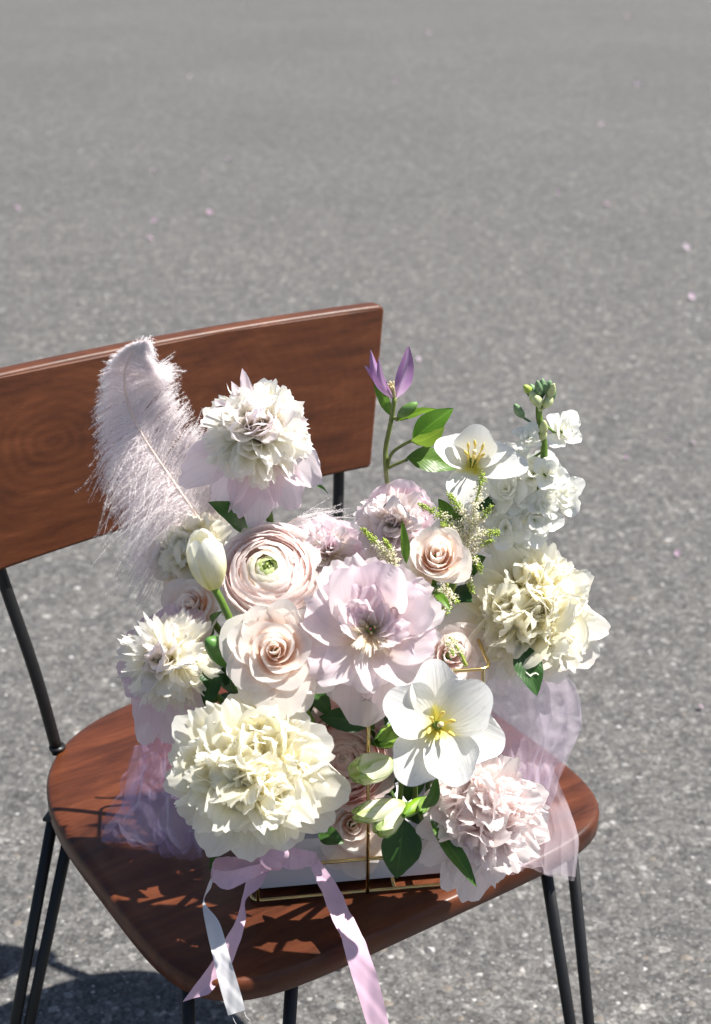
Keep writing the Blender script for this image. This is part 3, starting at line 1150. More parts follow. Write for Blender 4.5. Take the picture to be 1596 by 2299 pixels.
def peony_bomb(root, R, n, guards, inner_mat, guard_mat, top_mat=None, n_top=8, gl=1.5, ge=(5, -55), narrow=0.23, jag=0.05):
    """anemone-like: a ball of narrow petals over broad drooping guard petals"""
    out = []
    for k, (ph, ln, wd) in enumerate(guards):
        pt = petal(R * gl * ln, R * wd, ge[0] + rr(-12, 8), ge[1] + rr(-18, 14), ph, r0=R * 0.08, z0=-0.35 * R + rr(-.04, .04) * R, cup=rr(0.2, 0.75), ruf=0.15, rf=3.2,
                   jag=0.035, jf=4.2, base=0.30, tipr=0.24, pw=0.8, nu=21, nv=17, seed=sd())
        add_petal(pt, guard_mat, root)
        out.append(pt)
    gold = 137.508
    for i in range(n):
        f = (i + 0.5) / n
        el = 92 - 102 * f ** 0.72 + rr(-7, 7)
        ln = R * rr(0.84, 1.08) * (1.0 if f > .15 else 0.85)
        wd = R * narrow * rr(0.6, 1.35)
        pt = petal(ln, wd, el + rr(-10, 10), el + rr(-60, 24), i * gold + rr(-8, 8), r0=0.0, z0=-0.25 * R, cup=rr(0.0, 1.3), ruf=0.16, rf=3.5, jag=jag, jf=6,
                   base=0.22, tipr=rr(-0.05, 0.32), tw=rr(-55, 55), tw1=rr(-45, 45), pw=2.2, nu=9, nv=10, seed=sd(), full=0.82, end=0.1)
        add_petal(pt, inner_mat, root)
    for i in range(n_top):
        el = rr(40, 95)
        pt = petal(R * rr(0.98, 1.2), R * rr(0.24, 0.34), el, el + rr(-25, 45), rr(0, 360), z0=-0.2 * R, cup=rr(0.6, 1.4), ruf=0.14, rf=4, jag=0.05, base=0.25,
                   tw=rr(-40, 40), pw=2.0, nu=9, nv=11, seed=sd(), full=0.8)
        add_petal(pt, top_mat or guard_mat, root)
        out.append(pt)
    return out


def peony_double(root, R, mat, n_in=58, n_mid=26, guards=(), guard_mat=None, open_=0.0, ruf=0.16, depth=0.8):
    """full double peony: guards, broad middle petals, crumpled heart"""
    out = []
    gold = 137.508
    for ph, ln, wd, e0, e1 in guards:
        pt = petal(R * ln, R * wd, e0, e1, ph, r0=0.05 * R, z0=-0.45 * R, cup=rr(0.35, 0.8), ruf=0.10, rf=3.0, jag=0.03, jf=4.0, base=0.35, tipr=0.3, nu=21, nv=15, seed=sd())
        add_petal(pt, guard_mat or mat, root)
        out.append(pt)
    for i in range(n_mid):
        f = (i + 0.5) / n_mid
        el = 50 - 52 * f + rr(-9, 9)
        pt = petal(R * rr(0.78, 1.14), R * rr(0.22, 0.40), el + rr(-4, 8), el - rr(-25, 45) * (1 - .4 * f), i * gold + rr(-10, 10), r0=0.02 * R, z0=-0.38 * R, cup=rr(-0.3, 1.2), ruf=ruf * 1.15, rf=3.8,
                   jag=0.06, jf=5.0, base=0.26, tipr=rr(0.1, 0.3), tw=rr(-28, 28), tw1=rr(-30, 30), pw=2.2, nu=21, nv=14, seed=sd(), full=0.72)
        add_petal(pt, mat, root)
        out.append(pt)
    # the heart: several clumps that lean their own way
    m = 7
    dirs = [(rr(5, 18), rr(0, 360))] + [(rr(38, 62), rr(-18, 18) + q_ * 360 / (m - 1)) for q_ in range(m - 1)]
    for c_, (pol, az) in enumerate(dirs):
        ax = np.array([math.sin(R_(pol)) * math.cos(R_(az)), math.sin(R_(pol)) * math.sin(R_(az)), math.cos(R_(pol))])
        Q = np.array(Vector(ax).to_track_quat('Z', 'Y').to_matrix())
        off = ax * R * rr(.22, .34) + np.array([0, 0, -.30 * R])
        nc = int(n_in / m * (1.7 if c_ == 0 else 1)) + 1
        a0 = rr(0, 360)
        for i in range(nc):
            f = (i + 0.5) / nc
            el = 92 - 52 * f + rr(-10, 10)
            e1 = el - rr(20, 105) if rng.random() < .6 else el + rr(15, 90)
            pt = petal(R * rr(0.40, 0.70) * (.9 + .2 * f), R * rr(0.14, 0.31), el, e1, a0 + i * gold + rr(-20, 20), r0=0.0, z0=0.0, cup=rr(-0.5, 1.4), ruf=ruf * 1.2, rf=3.6,
                       jag=0.07, jf=5.2, base=0.25, tipr=rr(0.0, 0.3), tw=rr(-45, 45), tw1=rr(-45, 45), pw=2.4, nu=17, nv=13, seed=sd(), full=0.78)
            pt = (pt[0] @ Q.T + off, pt[1], pt[2])
            add_petal(pt, mat, root)
            out.append(pt)
    return out


def rose(root, R, mat, n=20, H=0.95, outer=(), tight=1.0, flare=0.42):
    out = []
    ph = rr(0, 360)
    for i in range(n):
        t = (i + 0.5) / n
        Ri = R * (0.07 + 0.62 * t ** 1.0) * rr(.95, 1.05)
        span = 215 - 100 * t + rr(-15, 15)
        pt = shell(Ri, R * (H - 0.26 * t + rr(-.05, .05)), ph, span, flare=R * flare * (.25 * t + t ** 2.0), curl=R * 0.16 * t ** 1.6, inc=R * 0.03 * (1 - t), ruf=R * 0.035 * (0.5 + t), rf=2.6, rb=0.45, spiral=0.16,
                   rim=0.22 + 0.16 * t, point=0.07 * t, nu=15, nv=11, seed=sd(), z0=-0.42 * R + .16 * R * (1 - t), fv=0.45)
        d = R * .05 * (1 - t)
        V = pt[0] + np.array([math.cos(i * 2.1) * d, math.sin(i * 2.1) * d, 0])
        pt = (V, pt[1], pt[2])
        add_petal(pt, mat, root)
        out.append(pt)
        ph += 137.5 / tight + rr(-16, 16)
    for p_, ln, wd, e0, e1 in outer:
        pt = petal(R * ln, R * wd, e0, e1, p_, r0=0.12 * R, z0=-0.45 * R, cup=rr(0.4, 0.8), ruf=0.06, rf=2.6, base=0.45, tipr=0.22, point=0.04, nu=13, nv=12, seed=sd())
        add_petal(pt, mat, root)
        out.append(pt)
    return out


def ranunculus(root, R, mats, rings=13, green=3, H=0.62, start=0.16, open_=0.5):
    """rings of thin petals leaning in over the centre, so that their outer faces build a dome"""
    out = []
    step = (0.92 - start) / (rings - 1)
    for k in range(rings):
        t = k / (rings - 1)
        Ri = R * (start + (0.92 - start) * t)
        m = 4 + int(4 * t)
        ph0 = rr(0, 360)
        top = R * H * math.sqrt(max(0.02, 1 - (0.93 * t) ** 2.4)) * (0.86 + .14 * min(1, t * 3))
        for j in range(m):
            mat = mats[0] if k < green else (mats[1] if k < green + 2 else mats[2])
            a = ph0 + j * 360 / m + rr(-12, 12)
            pt = shell(Ri * rr(0.94, 1.06), top + 0.42 * R + R * rr(-.045, .03), a, 360 / m * rr(1.25, 1.8), flare=R * 0.16 * open_ * max(0, t - .6) * 2.5,
                       dome=R * step * (2.9 - 1.3 * t) * rr(.8, 1.25), ruf=R * 0.016 * (0.5 + t), rf=3.4, rb=0.35, spiral=rr(-.05, .10), rim=rr(.10, .22), jag=0.012 + 0.03 * t, jf=7,
                       nu=13, nv=10, seed=sd(), z0=-0.62 * R, fv=0.45)
            d = R * rr(-.03, .03)
            q_ = np.array(Matrix.Rotation(R_(rr(-7, 7)), 3, 'X') @ Matrix.Rotation(R_(rr(-7, 7)), 3, 'Y'))
            pt = (pt[0] @ q_.T + np.array([math.cos(R_(a)), math.sin(R_(a)), 0]) * d, pt[1], pt[2])
            add_petal(pt, mat, root)
            out.append(pt)
    return out


def bud(root, P0, P1, rad, mat, n=3, name='petal', open_=0.0, layers=2, span=150, tipw=0.55):
    """closed bud from P0 (stalk) to P1 (tip) of overlapping petals"""
    P0, P1 = np.asarray(P0), np.asarray(P1)
    d = P1 - P0
    L = np.linalg.norm(d)
    z = d / L
    x = np.cross(z, VIEW)
    x /= np.linalg.norm(x)
    y = np.cross(z, x)
    out = []
    for l in range(layers):
        for j in range(n):
            nu, nv = 11, 13
            u = np.linspace(-1, 1, nu)[None, :]
            v = np.linspace(0, 1, nv)[:, None]
            V_ = v * (1 - 0.30 * np.abs(u) ** 2.2 * v ** 1.5)
            r = rad * (1 - 0.05 * l) * (np.sin(math.pi * np.clip(0.10 + (0.90 - 0.12 * tipw) * V_, 0, 1)) ** 0.62)
            r = r + open_ * rad * v ** 3 * (1 - 0.4 * l)
            r = r * (1 + 0.05 * u + 0.02 * np.sin(v * 5 + j)) * (1 + 0.05 * np.abs(u) ** 3)
            th = R_(span) / 2 * u * (1 - 0.15 * v) + 2 * math.pi * (j + 0.5 * l) / n + rr(-.1, .1)
            pts = P0 + z * (V_ * L)[..., None] + x * (r * np.cos(th))[..., None] + y * (r * np.sin(th))[..., None]
            mesh_obj(name, pts, grid_faces(nv, nu), mat, root, uv=grid_uv(nv, nu), world=True)
            out.append((pts, nv, nu))
    return out


def ellipsoid(P0, P1, rad, n=8, m=7, ridge=0.0):
    P0, P1 = np.asarray(P0), np.asarray(P1)
    d = P1 - P0
    z = d / np.linalg.norm(d)
    x = np.cross(z, [0.31, 0.9, 0.2])
    x /= np.linalg.norm(x)
    y = np.cross(z, x)
    V, F = [], []
    for i in range(m + 1):
        t = i / m
        r = rad * math.sin(math.pi * (0.04 + 0.92 * t)) ** 0.7
        for k in range(n):
            a = 2 * math.pi * k / n
            q = r * (1 + ridge * (1 if k % 2 else -1))
            V.append(P0 + d * t + q * (math.cos(a) * x + math.sin(a) * y))
    for i in range(m):
        for k in range(n):
            F.append((i * n + k, i * n + (k + 1) % n, (i + 1) * n + (k + 1) % n, (i + 1) * n + k))
    F.append(tuple(range(n - 1, -1, -1)))
    F.append(tuple(range(m * n, m * n + n)))
    return np.array(V), F


# ---- ball peony standing tallest (cream ball over lavender guards)
f, k = flower('peony', 'tallest peony, a cream ball over drooping lavender petals, in front of the backrest', 578, 965, 1.12, 0.05, 0.38, 0, GP)
GA = [(-92, 1.06, .40), (-58, .98, .40), (-122, 1.0, .36), (-160, 1.10, .46), (-30, .92, .42), (176, .85, .36), (-76, .80, .30), (-106, .92, .34)]
pa = peony_bomb(f, 124 * k, 135, GA, BOMB, LAVG, LAVC, 16, gl=1.55, ge=(-8, -46))
for ph, ln in ((105, 1.32), (120, 1.15), (5, 1.12), (150, 1.1)):
    add_petal(petal(112 * k * ln, 112 * k * .17, 30, 25, ph, z0=-.2 * 112 * k, cup=1.2, ruf=.12, jag=.04, seed=sd(), full=.8), LAVG, f)
stem(f, end=A(640, 1420, 1.1), r=0.003)
leaf(f, A(560, 1180, 1.15), A(468, 1127, 1.10), .0125, LEAF, nrm=-VIEW + np.array([.3, 0, .1]), sag=.08, fold=.35)
leaf(f, A(690, 1088, 1.15), A(737, 1110, 1.15), .0042, LEAFB, nrm=UP)
dewdrops(f, pa, 60, seed=1)

# ---- cream peony behind the tulip bud
f, k = flower('peony', 'cream peony half hidden behind the feather and the closed tulip', 425, 1235, 1.15, -.45, .25, 0, GP)
peony_double(f, 112 * k, CREAMY, 70, 26)
stem(f, r=0.003)

# ---- pale mixed peony between ranunculus and rose, at the back
f, k = flower('peony', 'small pale pink and cream peony behind the green-centred ranunculus', 738, 1235, 1.17, .12, .55, 0, GP)
peony_bomb(f, 74 * k, 60, [(20, 1, .6), (60, 1, .6), (95, 1.05, .6), (130, 1, .55), (-20, 1.05, .6), (-70, .8, .6)], LAVC, LAVG, LAVG, 9, gl=1.15, ge=(35, 15), narrow=.26)
stem(f, r=0.003)

# ---- cream-lavender peony behind the astilbe
f, k = flower('peony', 'cream and lavender peony behind the cream sprig of astilbe', 885, 1172, 1.15, -.1, .5, 0, GP)
peony_bomb(f, 92 * k, 110, [(40, 1.0, .7), (75, 1.05, .75), (110, .9, .6), (10, 1.0, .65), (-30, .9, .6), (-110, .9, .6), (-80, 1., .6)], LAVC, LAVG, LAVC, 3, gl=1.12, ge=(40, 30), narrow=.24)
stem(f, r=0.003)

# ---- cream peony on the right
f, k = flower('peony', 'large cream yellow peony leaning out over the right end of the basket', 1196, 1364, 1.10, .22, .26, 0, GP)
GD = [(190, 1.22, .40, 20, -10), (-35, 1.2, .42, 10, -8), (-15, 1.18, .36, 20, 5), (-62, 1.05, .42, 5, -20), (-90, 1.0, .38, 0, -28), (-112, .95, .3, 5, -25), (25, 1.0, .4, 25, 10), (60, .95, .42, 30, 10), (100, .95, .42, 30, 20), (140, .9, .4, 25, 10), (-140, .9, .35, 20, -5)]
pd = peony_double(f, 164 * k, CREAM, 112, 40, GD, CREAMY)
stem(f, r=0.0045, end=A(1080, 1530, 1.1), via=[A(1150, 1420, 1.09)], mat=STEMD)
leaf(f, A(1165, 1445, 1.07), A(1205, 1562, 1.04), .0135, LEAFD, sag=.05)
dewdrops(f, pd, 90, seed=2)

# ---- open lavender peony in the middle
f, k = flower('peony', 'wide open lavender peony with a cream heart in the middle of the arrangement', 832, 1412, 1.005, .0, .24, 0, GP)
R = 143 * k
GE = [(95, 1.12, .70, 50, 18), (145, 1.06, .66, 40, 4), (200, 1.08, .64, 24, -6), (48, 1.04, .68, 46, 14), (6, 1.0, .64, 38, 2), (-32, 1.02, .60, 26, -4), (-66, .84, .52, 24, -8),
      (-114, .90, .52, 20, -8), (118, 1.2, .46, 26, -4), (26, 1.14, .50, 26, 0), (172, 1.10, .44, 18, -8), (72, 1.1, .50, 30, 6)]
pe = []
for ph, ln, wd, e0, e1 in GE:
    pt = petal(R * ln, R * wd, e0, e1, ph, r0=.06 * R, z0=-.3 * R, cup=rr(.1, 1.0), ruf=.17, rf=3.4, jag=.05, jf=5.5, base=.34, tipr=.08, end=.10, full=.6, nu=27, nv=21, seed=sd())
    pe.append(pt)
    add_petal(pt, LAV, f)
for ph, ln, wd in ((150, .52, .2), (105, .62, .22), (55, .6, .2), (25, .55, .24), (-5, .5, .2), (75, .66, .22), (128, .5, .2)):
    pt = petal(R * ln, R * wd, 62, 35, ph, r0=.05 * R, z0=-.25 * R, cup=1.2, ruf=.2, rf=4, jag=.06, base=.3, tw=rr(-20, 20), nu=11, nv=11, seed=sd())
    pe.append(pt)
    add_petal(pt, LAV, f)
for ph, ln, wd in ((152, .64, .34), (112, .80, .42), (64, .78, .40), (20, .70, .36), (-14, .58, .28)):
    pt = petal(R * ln, R * wd, 58 + rr(-8, 8), 22 + rr(-20, 15), ph, r0=.05 * R, z0=-.27 * R, cup=rr(.2, 1.0), ruf=.2, rf=4.2, jag=.06, jf=5.5, base=.3, tipr=.12, end=.12, full=.7, nu=23, nv=17, tw=rr(-16, 16), seed=sd())
    pe.append(pt)
    add_petal(pt, LAV, f)
for i in range(64):
    low = i % 3
    ph = rr(170, 370) if low else rr(0, 360)
    add_petal(petal(R * (rr(.30, .50) if low else rr(.2, .32)), R * rr(.025, .055), rr(25, 58), rr(0, 30), ph, r0=.02 * R, z0=-.16 * R, cup=1.0, ruf=.3, jag=.06, nu=5, nv=8, seed=sd(), tipr=-.1, tw1=rr(-60, 60)), PEACH if low != 1 else BOMB, f)
for i, (x_, y_) in enumerate(((0, 0), (.05, .02), (-.04, .03), (.01, -.05))):
    V, F = ellipsoid((x_ * R, y_ * R, -.22 * R), (x_ * 1.4 * R, y_ * 1.4 * R + .01 * R, .06 * R), .028 * R)
    mesh_obj('carpel', V, F, STAMENC if i else CARPEL, f)
for ph, ln, wd, e0, e1 in ((-95, 1.5, .56, -25, -32), (-118, 1.25, .5, -28, -35), (-70, 1.3, .46, -28, -35)):
    add_petal(petal(R * ln, R * wd, e0, e1, ph, r0=.1 * R, z0=-.55 * R, cup=.35, ruf=.035, rf=3, jag=.02, base=.4, tipr=.25, nu=13, nv=13, seed=sd()), LAVG, f)
for i in range(9):
    add_petal(petal(R * rr(.6, .85), R * rr(.06, .12), -18, -40, rr(-118, -55), r0=.1 * R, z0=-.42 * R, cup=1, ruf=.2, jag=.08, nu=7, nv=8, seed=sd(), tw=rr(-40, 40)), LAVC, f)
stem(f, r=0.003)
dewdrops(f, pe, 120, seed=3)

# ---- fringed cream peony on the left with hanging guards
f, k = flower('peony', 'fringed cream peony on the left edge with long lilac petals hanging down', 372, 1478, 1.045, -.25, .28, 0, GP)
GG = [(-100, 1.1, .36), (-78, .98, .30), (-118, 1.25, .38), (-132, 1.05, .34), (-60, .95, .4), (160, .78, .5), (130, .75, .5), (185, .85, .4), (205, .8, .4), (100, .72, .5), (70, .70, .4)]
pg = peony_bomb(f, 116 * k, 125, GG, BOMB, LAVG, LAVC, 10, gl=1.6, ge=(5, -40), narrow=.19, jag=.09)
stem(f, r=0.003)
dewdrops(f, pg, 60, seed=4)

# ---- big white peony in front
f, k = flower('peony', 'biggest ivory white peony hanging over the front left of the basket above the ribbon knot', 562, 1722, .95, .0, .24, 0, GP)
GH = [(150, 1.16, .40, 34, 12), (170, 1.06, .36, 28, 5), (128, .98, .36, 32, 15), (20, 1.10, .44, 32, 5), (-16, 1.24, .42, 16, -8), (-36, 1.18, .40, 6, -14), (-62, 1.08, .44, 0, -24), (-92, 1.12, .46, -2, -26), (-120, 1.16, .44, 2, -22),
      (-146, 1.04, .38, 10, -10), (-170, 1.10, .34, 20, 0), (70, .98, .44, 34, 20), (100, 1.0, .42, 34, 18), (46, 1.0, .42, 32, 15)]
ph_ = peony_double(f, 182 * k, CREAM, 119, 42, GH, CREAMY, ruf=.17)
stem(f, end=A(640, 1800, 1.09), r=0.003)
leaf(f, A(640, 1890, 1.02), A(520, 1945, 1.0), .010, LEAFD)
leaf(f, A(490, 1890, 1.0), A(473, 1960, .99), .0045, LEAF)
dewdrops(f, ph_, 130, seed=5)

# ---- blush peony at lower right
f, k = flower('peony', 'round blush pink peony at the lower right under the open white tulip', 1092, 1826, .995, .18, .18, 0, GP)
GL = [(-95, 1.42, .40, -5, -30), (-72, 1.15, .34, -5, -30), (-112, 1.30, .32, -8, -28), (-140, 1.15, .26, 0, -20), (15, 1.05, .4, 25, 5), (-20, 1.1, .36, 15, 0), (60, .95, .4, 30, 10), (110, .9, .4, 30, 10), (165, .95, .36, 25, 5), (-165, 1.0, .3, 15, -5)]
pl_ = peony_double(f, 148 * k, BLUSHP, 112, 38, GL, BLUSHP, ruf=.17, depth=.9)
stem(f, end=A(1000, 1800, 1.09), r=0.003)
leaf(f, A(965, 1840, .985), A(1070, 1992, .955), .0085, LEAF, nrm=-VIEW + np.array([.5, 0, .6]), sag=.03, fold=.3)
leaf(f, A(948, 1815, .96), A(980, 1738, .95), .0068, LEAF, nrm=-VIEW + np.array([.4, 0, .2]))
dewdrops(f, pl_, 60, seed=6)

# ------------------------------------------------------------------ ranunculus
f, k = flower('ranunculus', 'pale pink ranunculus with a green centre behind the blush rose', 602, 1276, 1.08, .0, .55, 0, 'ranunculus flowers')
R = 122 * k
pr_ = ranunculus(f, R, (RANG, RANI, RANP), rings=12, green=2, start=.22, H=.34, open_=.6)
for ph, ln, wd in ((-60, 1.05, .5), (-100, 1.0, .5), (-140, 1.05, .45), (-25, 1.02, .45), (160, .98, .45), (110, 1.06, .5), (75, 1.06, .5), (140, 1.0, .45), (30, .98, .4)):
    pt = petal(R * ln, R * wd, 20, -12, ph, r0=.1 * R, z0=-.42 * R, cup=.5, ruf=.06, rf=3.5, jag=.03, base=.4, tipr=.2, nu=13, nv=11, seed=sd())
    add_petal(pt, RANP, f)
for i in range(12):
    add_petal(shell(R * rr(.03, .10), R * rr(.55, .68), rr(0, 360), rr(120, 200), inc=R * .03, ruf=R * .02, rb=.6, nu=9, nv=7, seed=sd(), z0=-.50 * R), RANG, f)
stem(f, r=0.003)
dewdrops(f, pr_[55:], 110, seed=7)

f, k = flower('ranunculus', 'deeper pink ranunculus low in the basket beside the big white peony', 772, 1705, 1.035, .15, .05, 0, 'ranunculus flowers')
R = 116 * k
ranunculus(f, R, (RANI, RAND, RAND), rings=12, green=1, start=.14, H=.36, open_=.5)
for ph, ln, wd in ((60, 1.12, .6), (100, 1.22, .6), (20, 1.1, .5), (-30, 1.1, .55), (-70, 1.05, .5), (140, 1.1, .5)):
    add_petal(petal(R * ln, R * wd, 28, 5, ph, r0=.1 * R, z0=-.5 * R, cup=.6, ruf=.05, rf=3.5, jag=.03, base=.4, tipr=.2, nu=13, nv=11, seed=sd()), RAND, f)
stem(f, end=A(760, 1800, 1.12), r=0.003)

# ------------------------------------------------------------------ roses
GR = 'blush roses in the basket'
f, k = flower('rose', 'open blush rose with dew in the centre left beside the lavender peony', 618, 1462, .995, .0, .24, 0, GR)
po = rose(f, 110 * k, BLUSH, 20, .66, [(-62, 1.2, .5, 22, -16), (-30, 1.25, .46, 20, -15), (80, 1.05, .5, 38, 10), (45, 1.08, .44, 35, 5), (-120, 1.08, .52, 28, -8), (-155, 1.0, .5, 35, 2), (160, 1.0, .5, 40, 12), (118, 1.0, .5, 42, 12)])
stem(f, r=0.003)
for a, b in (((690, 1570), (640, 1590)), ((700, 1375), (712, 1410))):
    leaf(f, A(*a, 1.05), A(*b, 1.03), .004, LEAF)
dewdrops(f, po, 160, seed=8)

f, k = flower('rose', 'compact blush rose bud just opening beside the astilbe, upper right', 980, 1250, 1.055, -.02, .42, 0, GR)
po = rose(f, 88 * k, BLUSH, 17, .80, [(-15, .95, .6, 55, 35), (165, .98, .55, 62, 45), (-80, .88, .65, 55, 50), (50, .95, .6, 60, 40), (110, .95, .6, 60, 45)], flare=.22)
V, F = ellipsoid(A(975, 1320, 1.075), A(985, 1342, 1.08), .008)
mesh_obj('calyx', V, F, BUDG, f, world=True)
stem(f, r=0.003, back=.045)
leaf(f, A(912, 1265, 1.04), A(902, 1168, 1.035), .0042, LEAFB, sag=.03)
leaf(f, A(905, 1310, 1.05), A(960, 1330, 1.05), .007, LEAF)
leaf(f, A(975, 1330, 1.04), A(1012, 1372, 1.02), .004, LEAFB)
leaf(f, A(955, 1340, 1.05), A(975, 1375, 1.03), .004, LEAF)
dewdrops(f, po, 70, seed=9)

f, k = flower('rose', 'blush rose turned away, behind the closed tulip stem on the left', 432, 1358, 1.10, -.35, .35, 0, GR)
rose(f, 72 * k, BLUSH, 15, .75, [(-90, 1.0, .6, 40, 10), (-40, 1.0, .6, 40, 10), (-140, 1.0, .6, 40, 10), (150, 1, .6, 40, 10), (20, 1, .6, 40, 10)])
V, F = ellipsoid(A(470, 1398, 1.10), A(452, 1425, 1.09), .009)
mesh_obj('calyx', V, F, BUDG, f, world=True)
stem(f, r=0.003)
leaf(f, A(478, 1400, 1.08), A(500, 1372, 1.06), .004, LEAF)

f, k = flower('rose', 'shaded blush rose low at the front above the white tray', 790, 1852, 1.035, .05, .12, 0, GR)
rose(f, 92 * k, BLUSH, 18, .64, [(-70, 1.05, .55, 15, -10), (-115, 1.05, .55, 15, -10), (-30, 1.1, .5, 20, -5), (20, 1.2, .55, 25, 5), (60, 1.2, .5, 25, 5)])
stem(f, end=A(790, 1850, 1.12), r=0.003, back=.02)
leaf(f, A(715, 1870, 1.0), A(772, 1893, .99), .0085, LEAFD)

f, k = flower('rose', 'mostly hidden pink rose in shade beneath the lavender peony', 745, 1585, 1.075, -.05, .15, 0, GR)
rose(f, 92 * k, RAND, 14, .8, [(-60, 1.1, .6, 20, -5), (-110, 1.1, .6, 20, -5), (-20, 1.1, .5, 20, -5), (200, 1.2, .55, 25, 5), (60, 1.2, .5, 25, 5)])
stem(f, end=A(760, 1700, 1.12), r=0.003, back=.02)

f, k = flower('rose', 'mostly hidden pink rose behind the upright petal of the open tulip', 1010, 1470, 1.075, .1, .25, 0, GR)
rose(f, 92 * k, RANP, 14, .8, [(-60, 1.1, .6, 20, -5), (-20, 1.1, .5, 20, -5), (60, 1.1, .5, 25, 5), (20, 1.1, .5, 25, 5)])
stem(f, end=A(960, 1600, 1.12), r=0.003, back=.02)

# ------------------------------------------------------------------ tulips
GT = 'white tulips in the basket'


def open_tulip(f, R, petals, stamen_len=.3, cupv=.75):
    out = []
    for ph, ln, wd, e0, e1, zz in petals:
        pt = petal(R * ln, R * wd, e0, e1, ph, r0=.05 * R, z0=-.30 * R + zz * R, cup=cupv, ruf=.025, rf=2.2, base=.34, tipr=.30, point=.0, nu=17, nv=17, seed=sd(), full=.62, end=.26, pw=.75)
        out.append(pt)
        add_petal(pt, WHITE, f)
    for i in range(6):
        a = i * 60 + 20
        c, s = math.cos(R_(a)), math.sin(R_(a))
        p0 = np.array([.05 * R * c, .05 * R * s, -.28 * R])
        p1 = p0 + np.array([.13 * R * c, .13 * R * s, stamen_len * R])
        p2 = p1 + np.array([.05 * R * c + rr(-.04, .04) * R, .05 * R * s + rr(-.04, .04) * R, .10 * R])
        V, F = tube(spline([p0, p0 * .4 + p1 * .6, p1], 6), .018 * R, 6)
        st = mesh_obj('stamen', V, F, STAMEN, f)
        V, F = ellipsoid(p1 - (p2 - p1) * .4, p2 + (p2 - p1) * .6, .036 * R)
        mesh_obj('anther', V, F, STAMEN, st)
    V, F = tube(spline([(0, 0, -.3 * R), (0, 0, -.05 * R), (0, 0, stamen_len * .6 * R)], 6), [.035 * R, .035 * R, .035 * R, .035 * R, .04 * R, .05 * R], 8)
    mesh_obj('pistil', V, F, STAMENC, f)
    return out


f, k = flower('tulip', 'wide open white tulip with six dewy petals and yellow stamens at the front', 986, 1628, .95, .12, .22, 0, GT)
TK = [(94, 1.12, .50, 36, 8, -.02), (152, 1.02, .53, 34, 4, .05), (36, 1.06, .56, 40, 12, .06), (-16, 1.16, .50, 16, -6, -.06), (-124, 1.08, .52, 22, -6, -.03), (-71, 1.02, .52, 28, -2, .05)]
pk = open_tulip(f, 136 * k, TK)
stem(f, end=A(960, 1800, 1.08), r=0.0032, back=.04)
dewdrops(f, pk, 330, .00035, .0011, seed=10)

f, k = flower('tulip', 'open white tulip with long yellow stamens at the top beside the stock', 1062, 1030, 1.11, .05, .62, 0, GT)
TT = [(80, 1.06, .56, 62, 66, .0), (162, 1.0, .50, 34, 24, .02), (135, .80, .38, 58, 34, .05), (-12, 1.28, .54, 24, 12, -.02), (18, .86, .40, 50, 12, .04), (-102, 1.08, .56, 10, -30, .0)]
pk = open_tulip(f, 98 * k, TT, stamen_len=.55)
stem(f, end=A(1010, 1330, 1.10), r=0.0028, back=.03)
leaf(f, A(1060, 1130, 1.125), A(1120, 1128, 1.12), .012, LEAFD, nrm=UP + np.array([0, -.7, 0]))
dewdrops(f, pk, 110, .0003, .0008, seed=11)

p = A(478, 1312, 1.02)
f = thing('tulip', 'closed cream white tulip on a curved green stem in front of the feather', 'tulip', Matrix.Translation(Vector(p)), GT)
k = dist_scale(p)
pb = bud(f, p, A(448, 1200, 1.005), 40 * k, TULIP, 3, layers=2, span=165, tipw=.75, open_=.06)
V, F = tube(spline([p + np.array([-.003, .0, .004]), A(497, 1350, 1.02), A(525, 1412, 1.025), A(545, 1470, 1.05), A(600, 1600, 1.08)], 24), .0031, 10)
mesh_obj('stem', V, F, STEM, f, world=True)
dewdrops_in = [((P @ np.eye(3)) - p, a, b) for P, a, b in pb]
dewdrops(f, dewdrops_in, 70, .0003, .0007, seed=12)

# green pod-like bud beside the rose
p = A(530, 1490, 1.035)
f = thing('green_bud', 'fat green bud with dew between the fringed peony and the blush rose', 'flower bud', Matrix.Translation(Vector(p)))
V, F = ellipsoid(A(540, 1490, 1.04), A(466, 1438, 1.005), 33 * dist_scale(p) * .95, 14, 11)
mesh_obj('bud', V, F, plain_mat('bud_leaf_green', (.10, .24, .05), .4, noise=.3, nscale=60, trans=.15), f, world=True)
stem(f, start=A(532, 1486, 1.04), r=.003, mat=STEMD)

# ------------------------------------------------------------------ clematis
p = A(886, 895, 1.15)
f = thing('clematis', 'purple clematis on a thin climbing stem with bright leaves, above the peonies', 'clematis', Matrix.Translation(Vector(p)))
k = dist_scale(p)
for tip, wd, nn in (((818, 820), 13, (-.3, -.8, .4)), ((832, 785), 15, (.5, -.8, .2)), ((917, 775), 21, (-.35, -.9, 0)), ((850, 800), 12, (.4, .8, .4))):
    V, nv, nu = leaf_mesh(p + np.array([(tip[0] - 880) * k * .10, 0, 0]), A(*tip, 1.15 - .012 * nn[1]), wd * k, np.array(nn) * -1, sag=.13, fold=.55, peak=.40, nv=17)
    mesh_obj('petal', V, grid_faces(nv, nu), CLEM, f, uv=grid_uv(nv, nu), world=True)
for i in range(16):
    q = A(876 + rr(-8, 8), 858 + rr(-6, 12), 1.145 + rr(-.008, .008))
    V, F = tube(spline([p, p * .5 + q * .5 + np.array([rr(-.001, .001), 0, 0]), q], 5), .0007, 5)
    mesh_obj('stamen', V, F, STAMENC, f, world=True)
V, F = tube(spline([p + np.array([0, 0, .001]), A(878, 945, 1.15), A(866, 1005, 1.15), A(866, 1050, 1.15), A(870, 1100, 1.175), A(880, 1250, 1.17)], 30), .0021, 8)
st = mesh_obj('stem', V, F, STEMB, f, world=True)
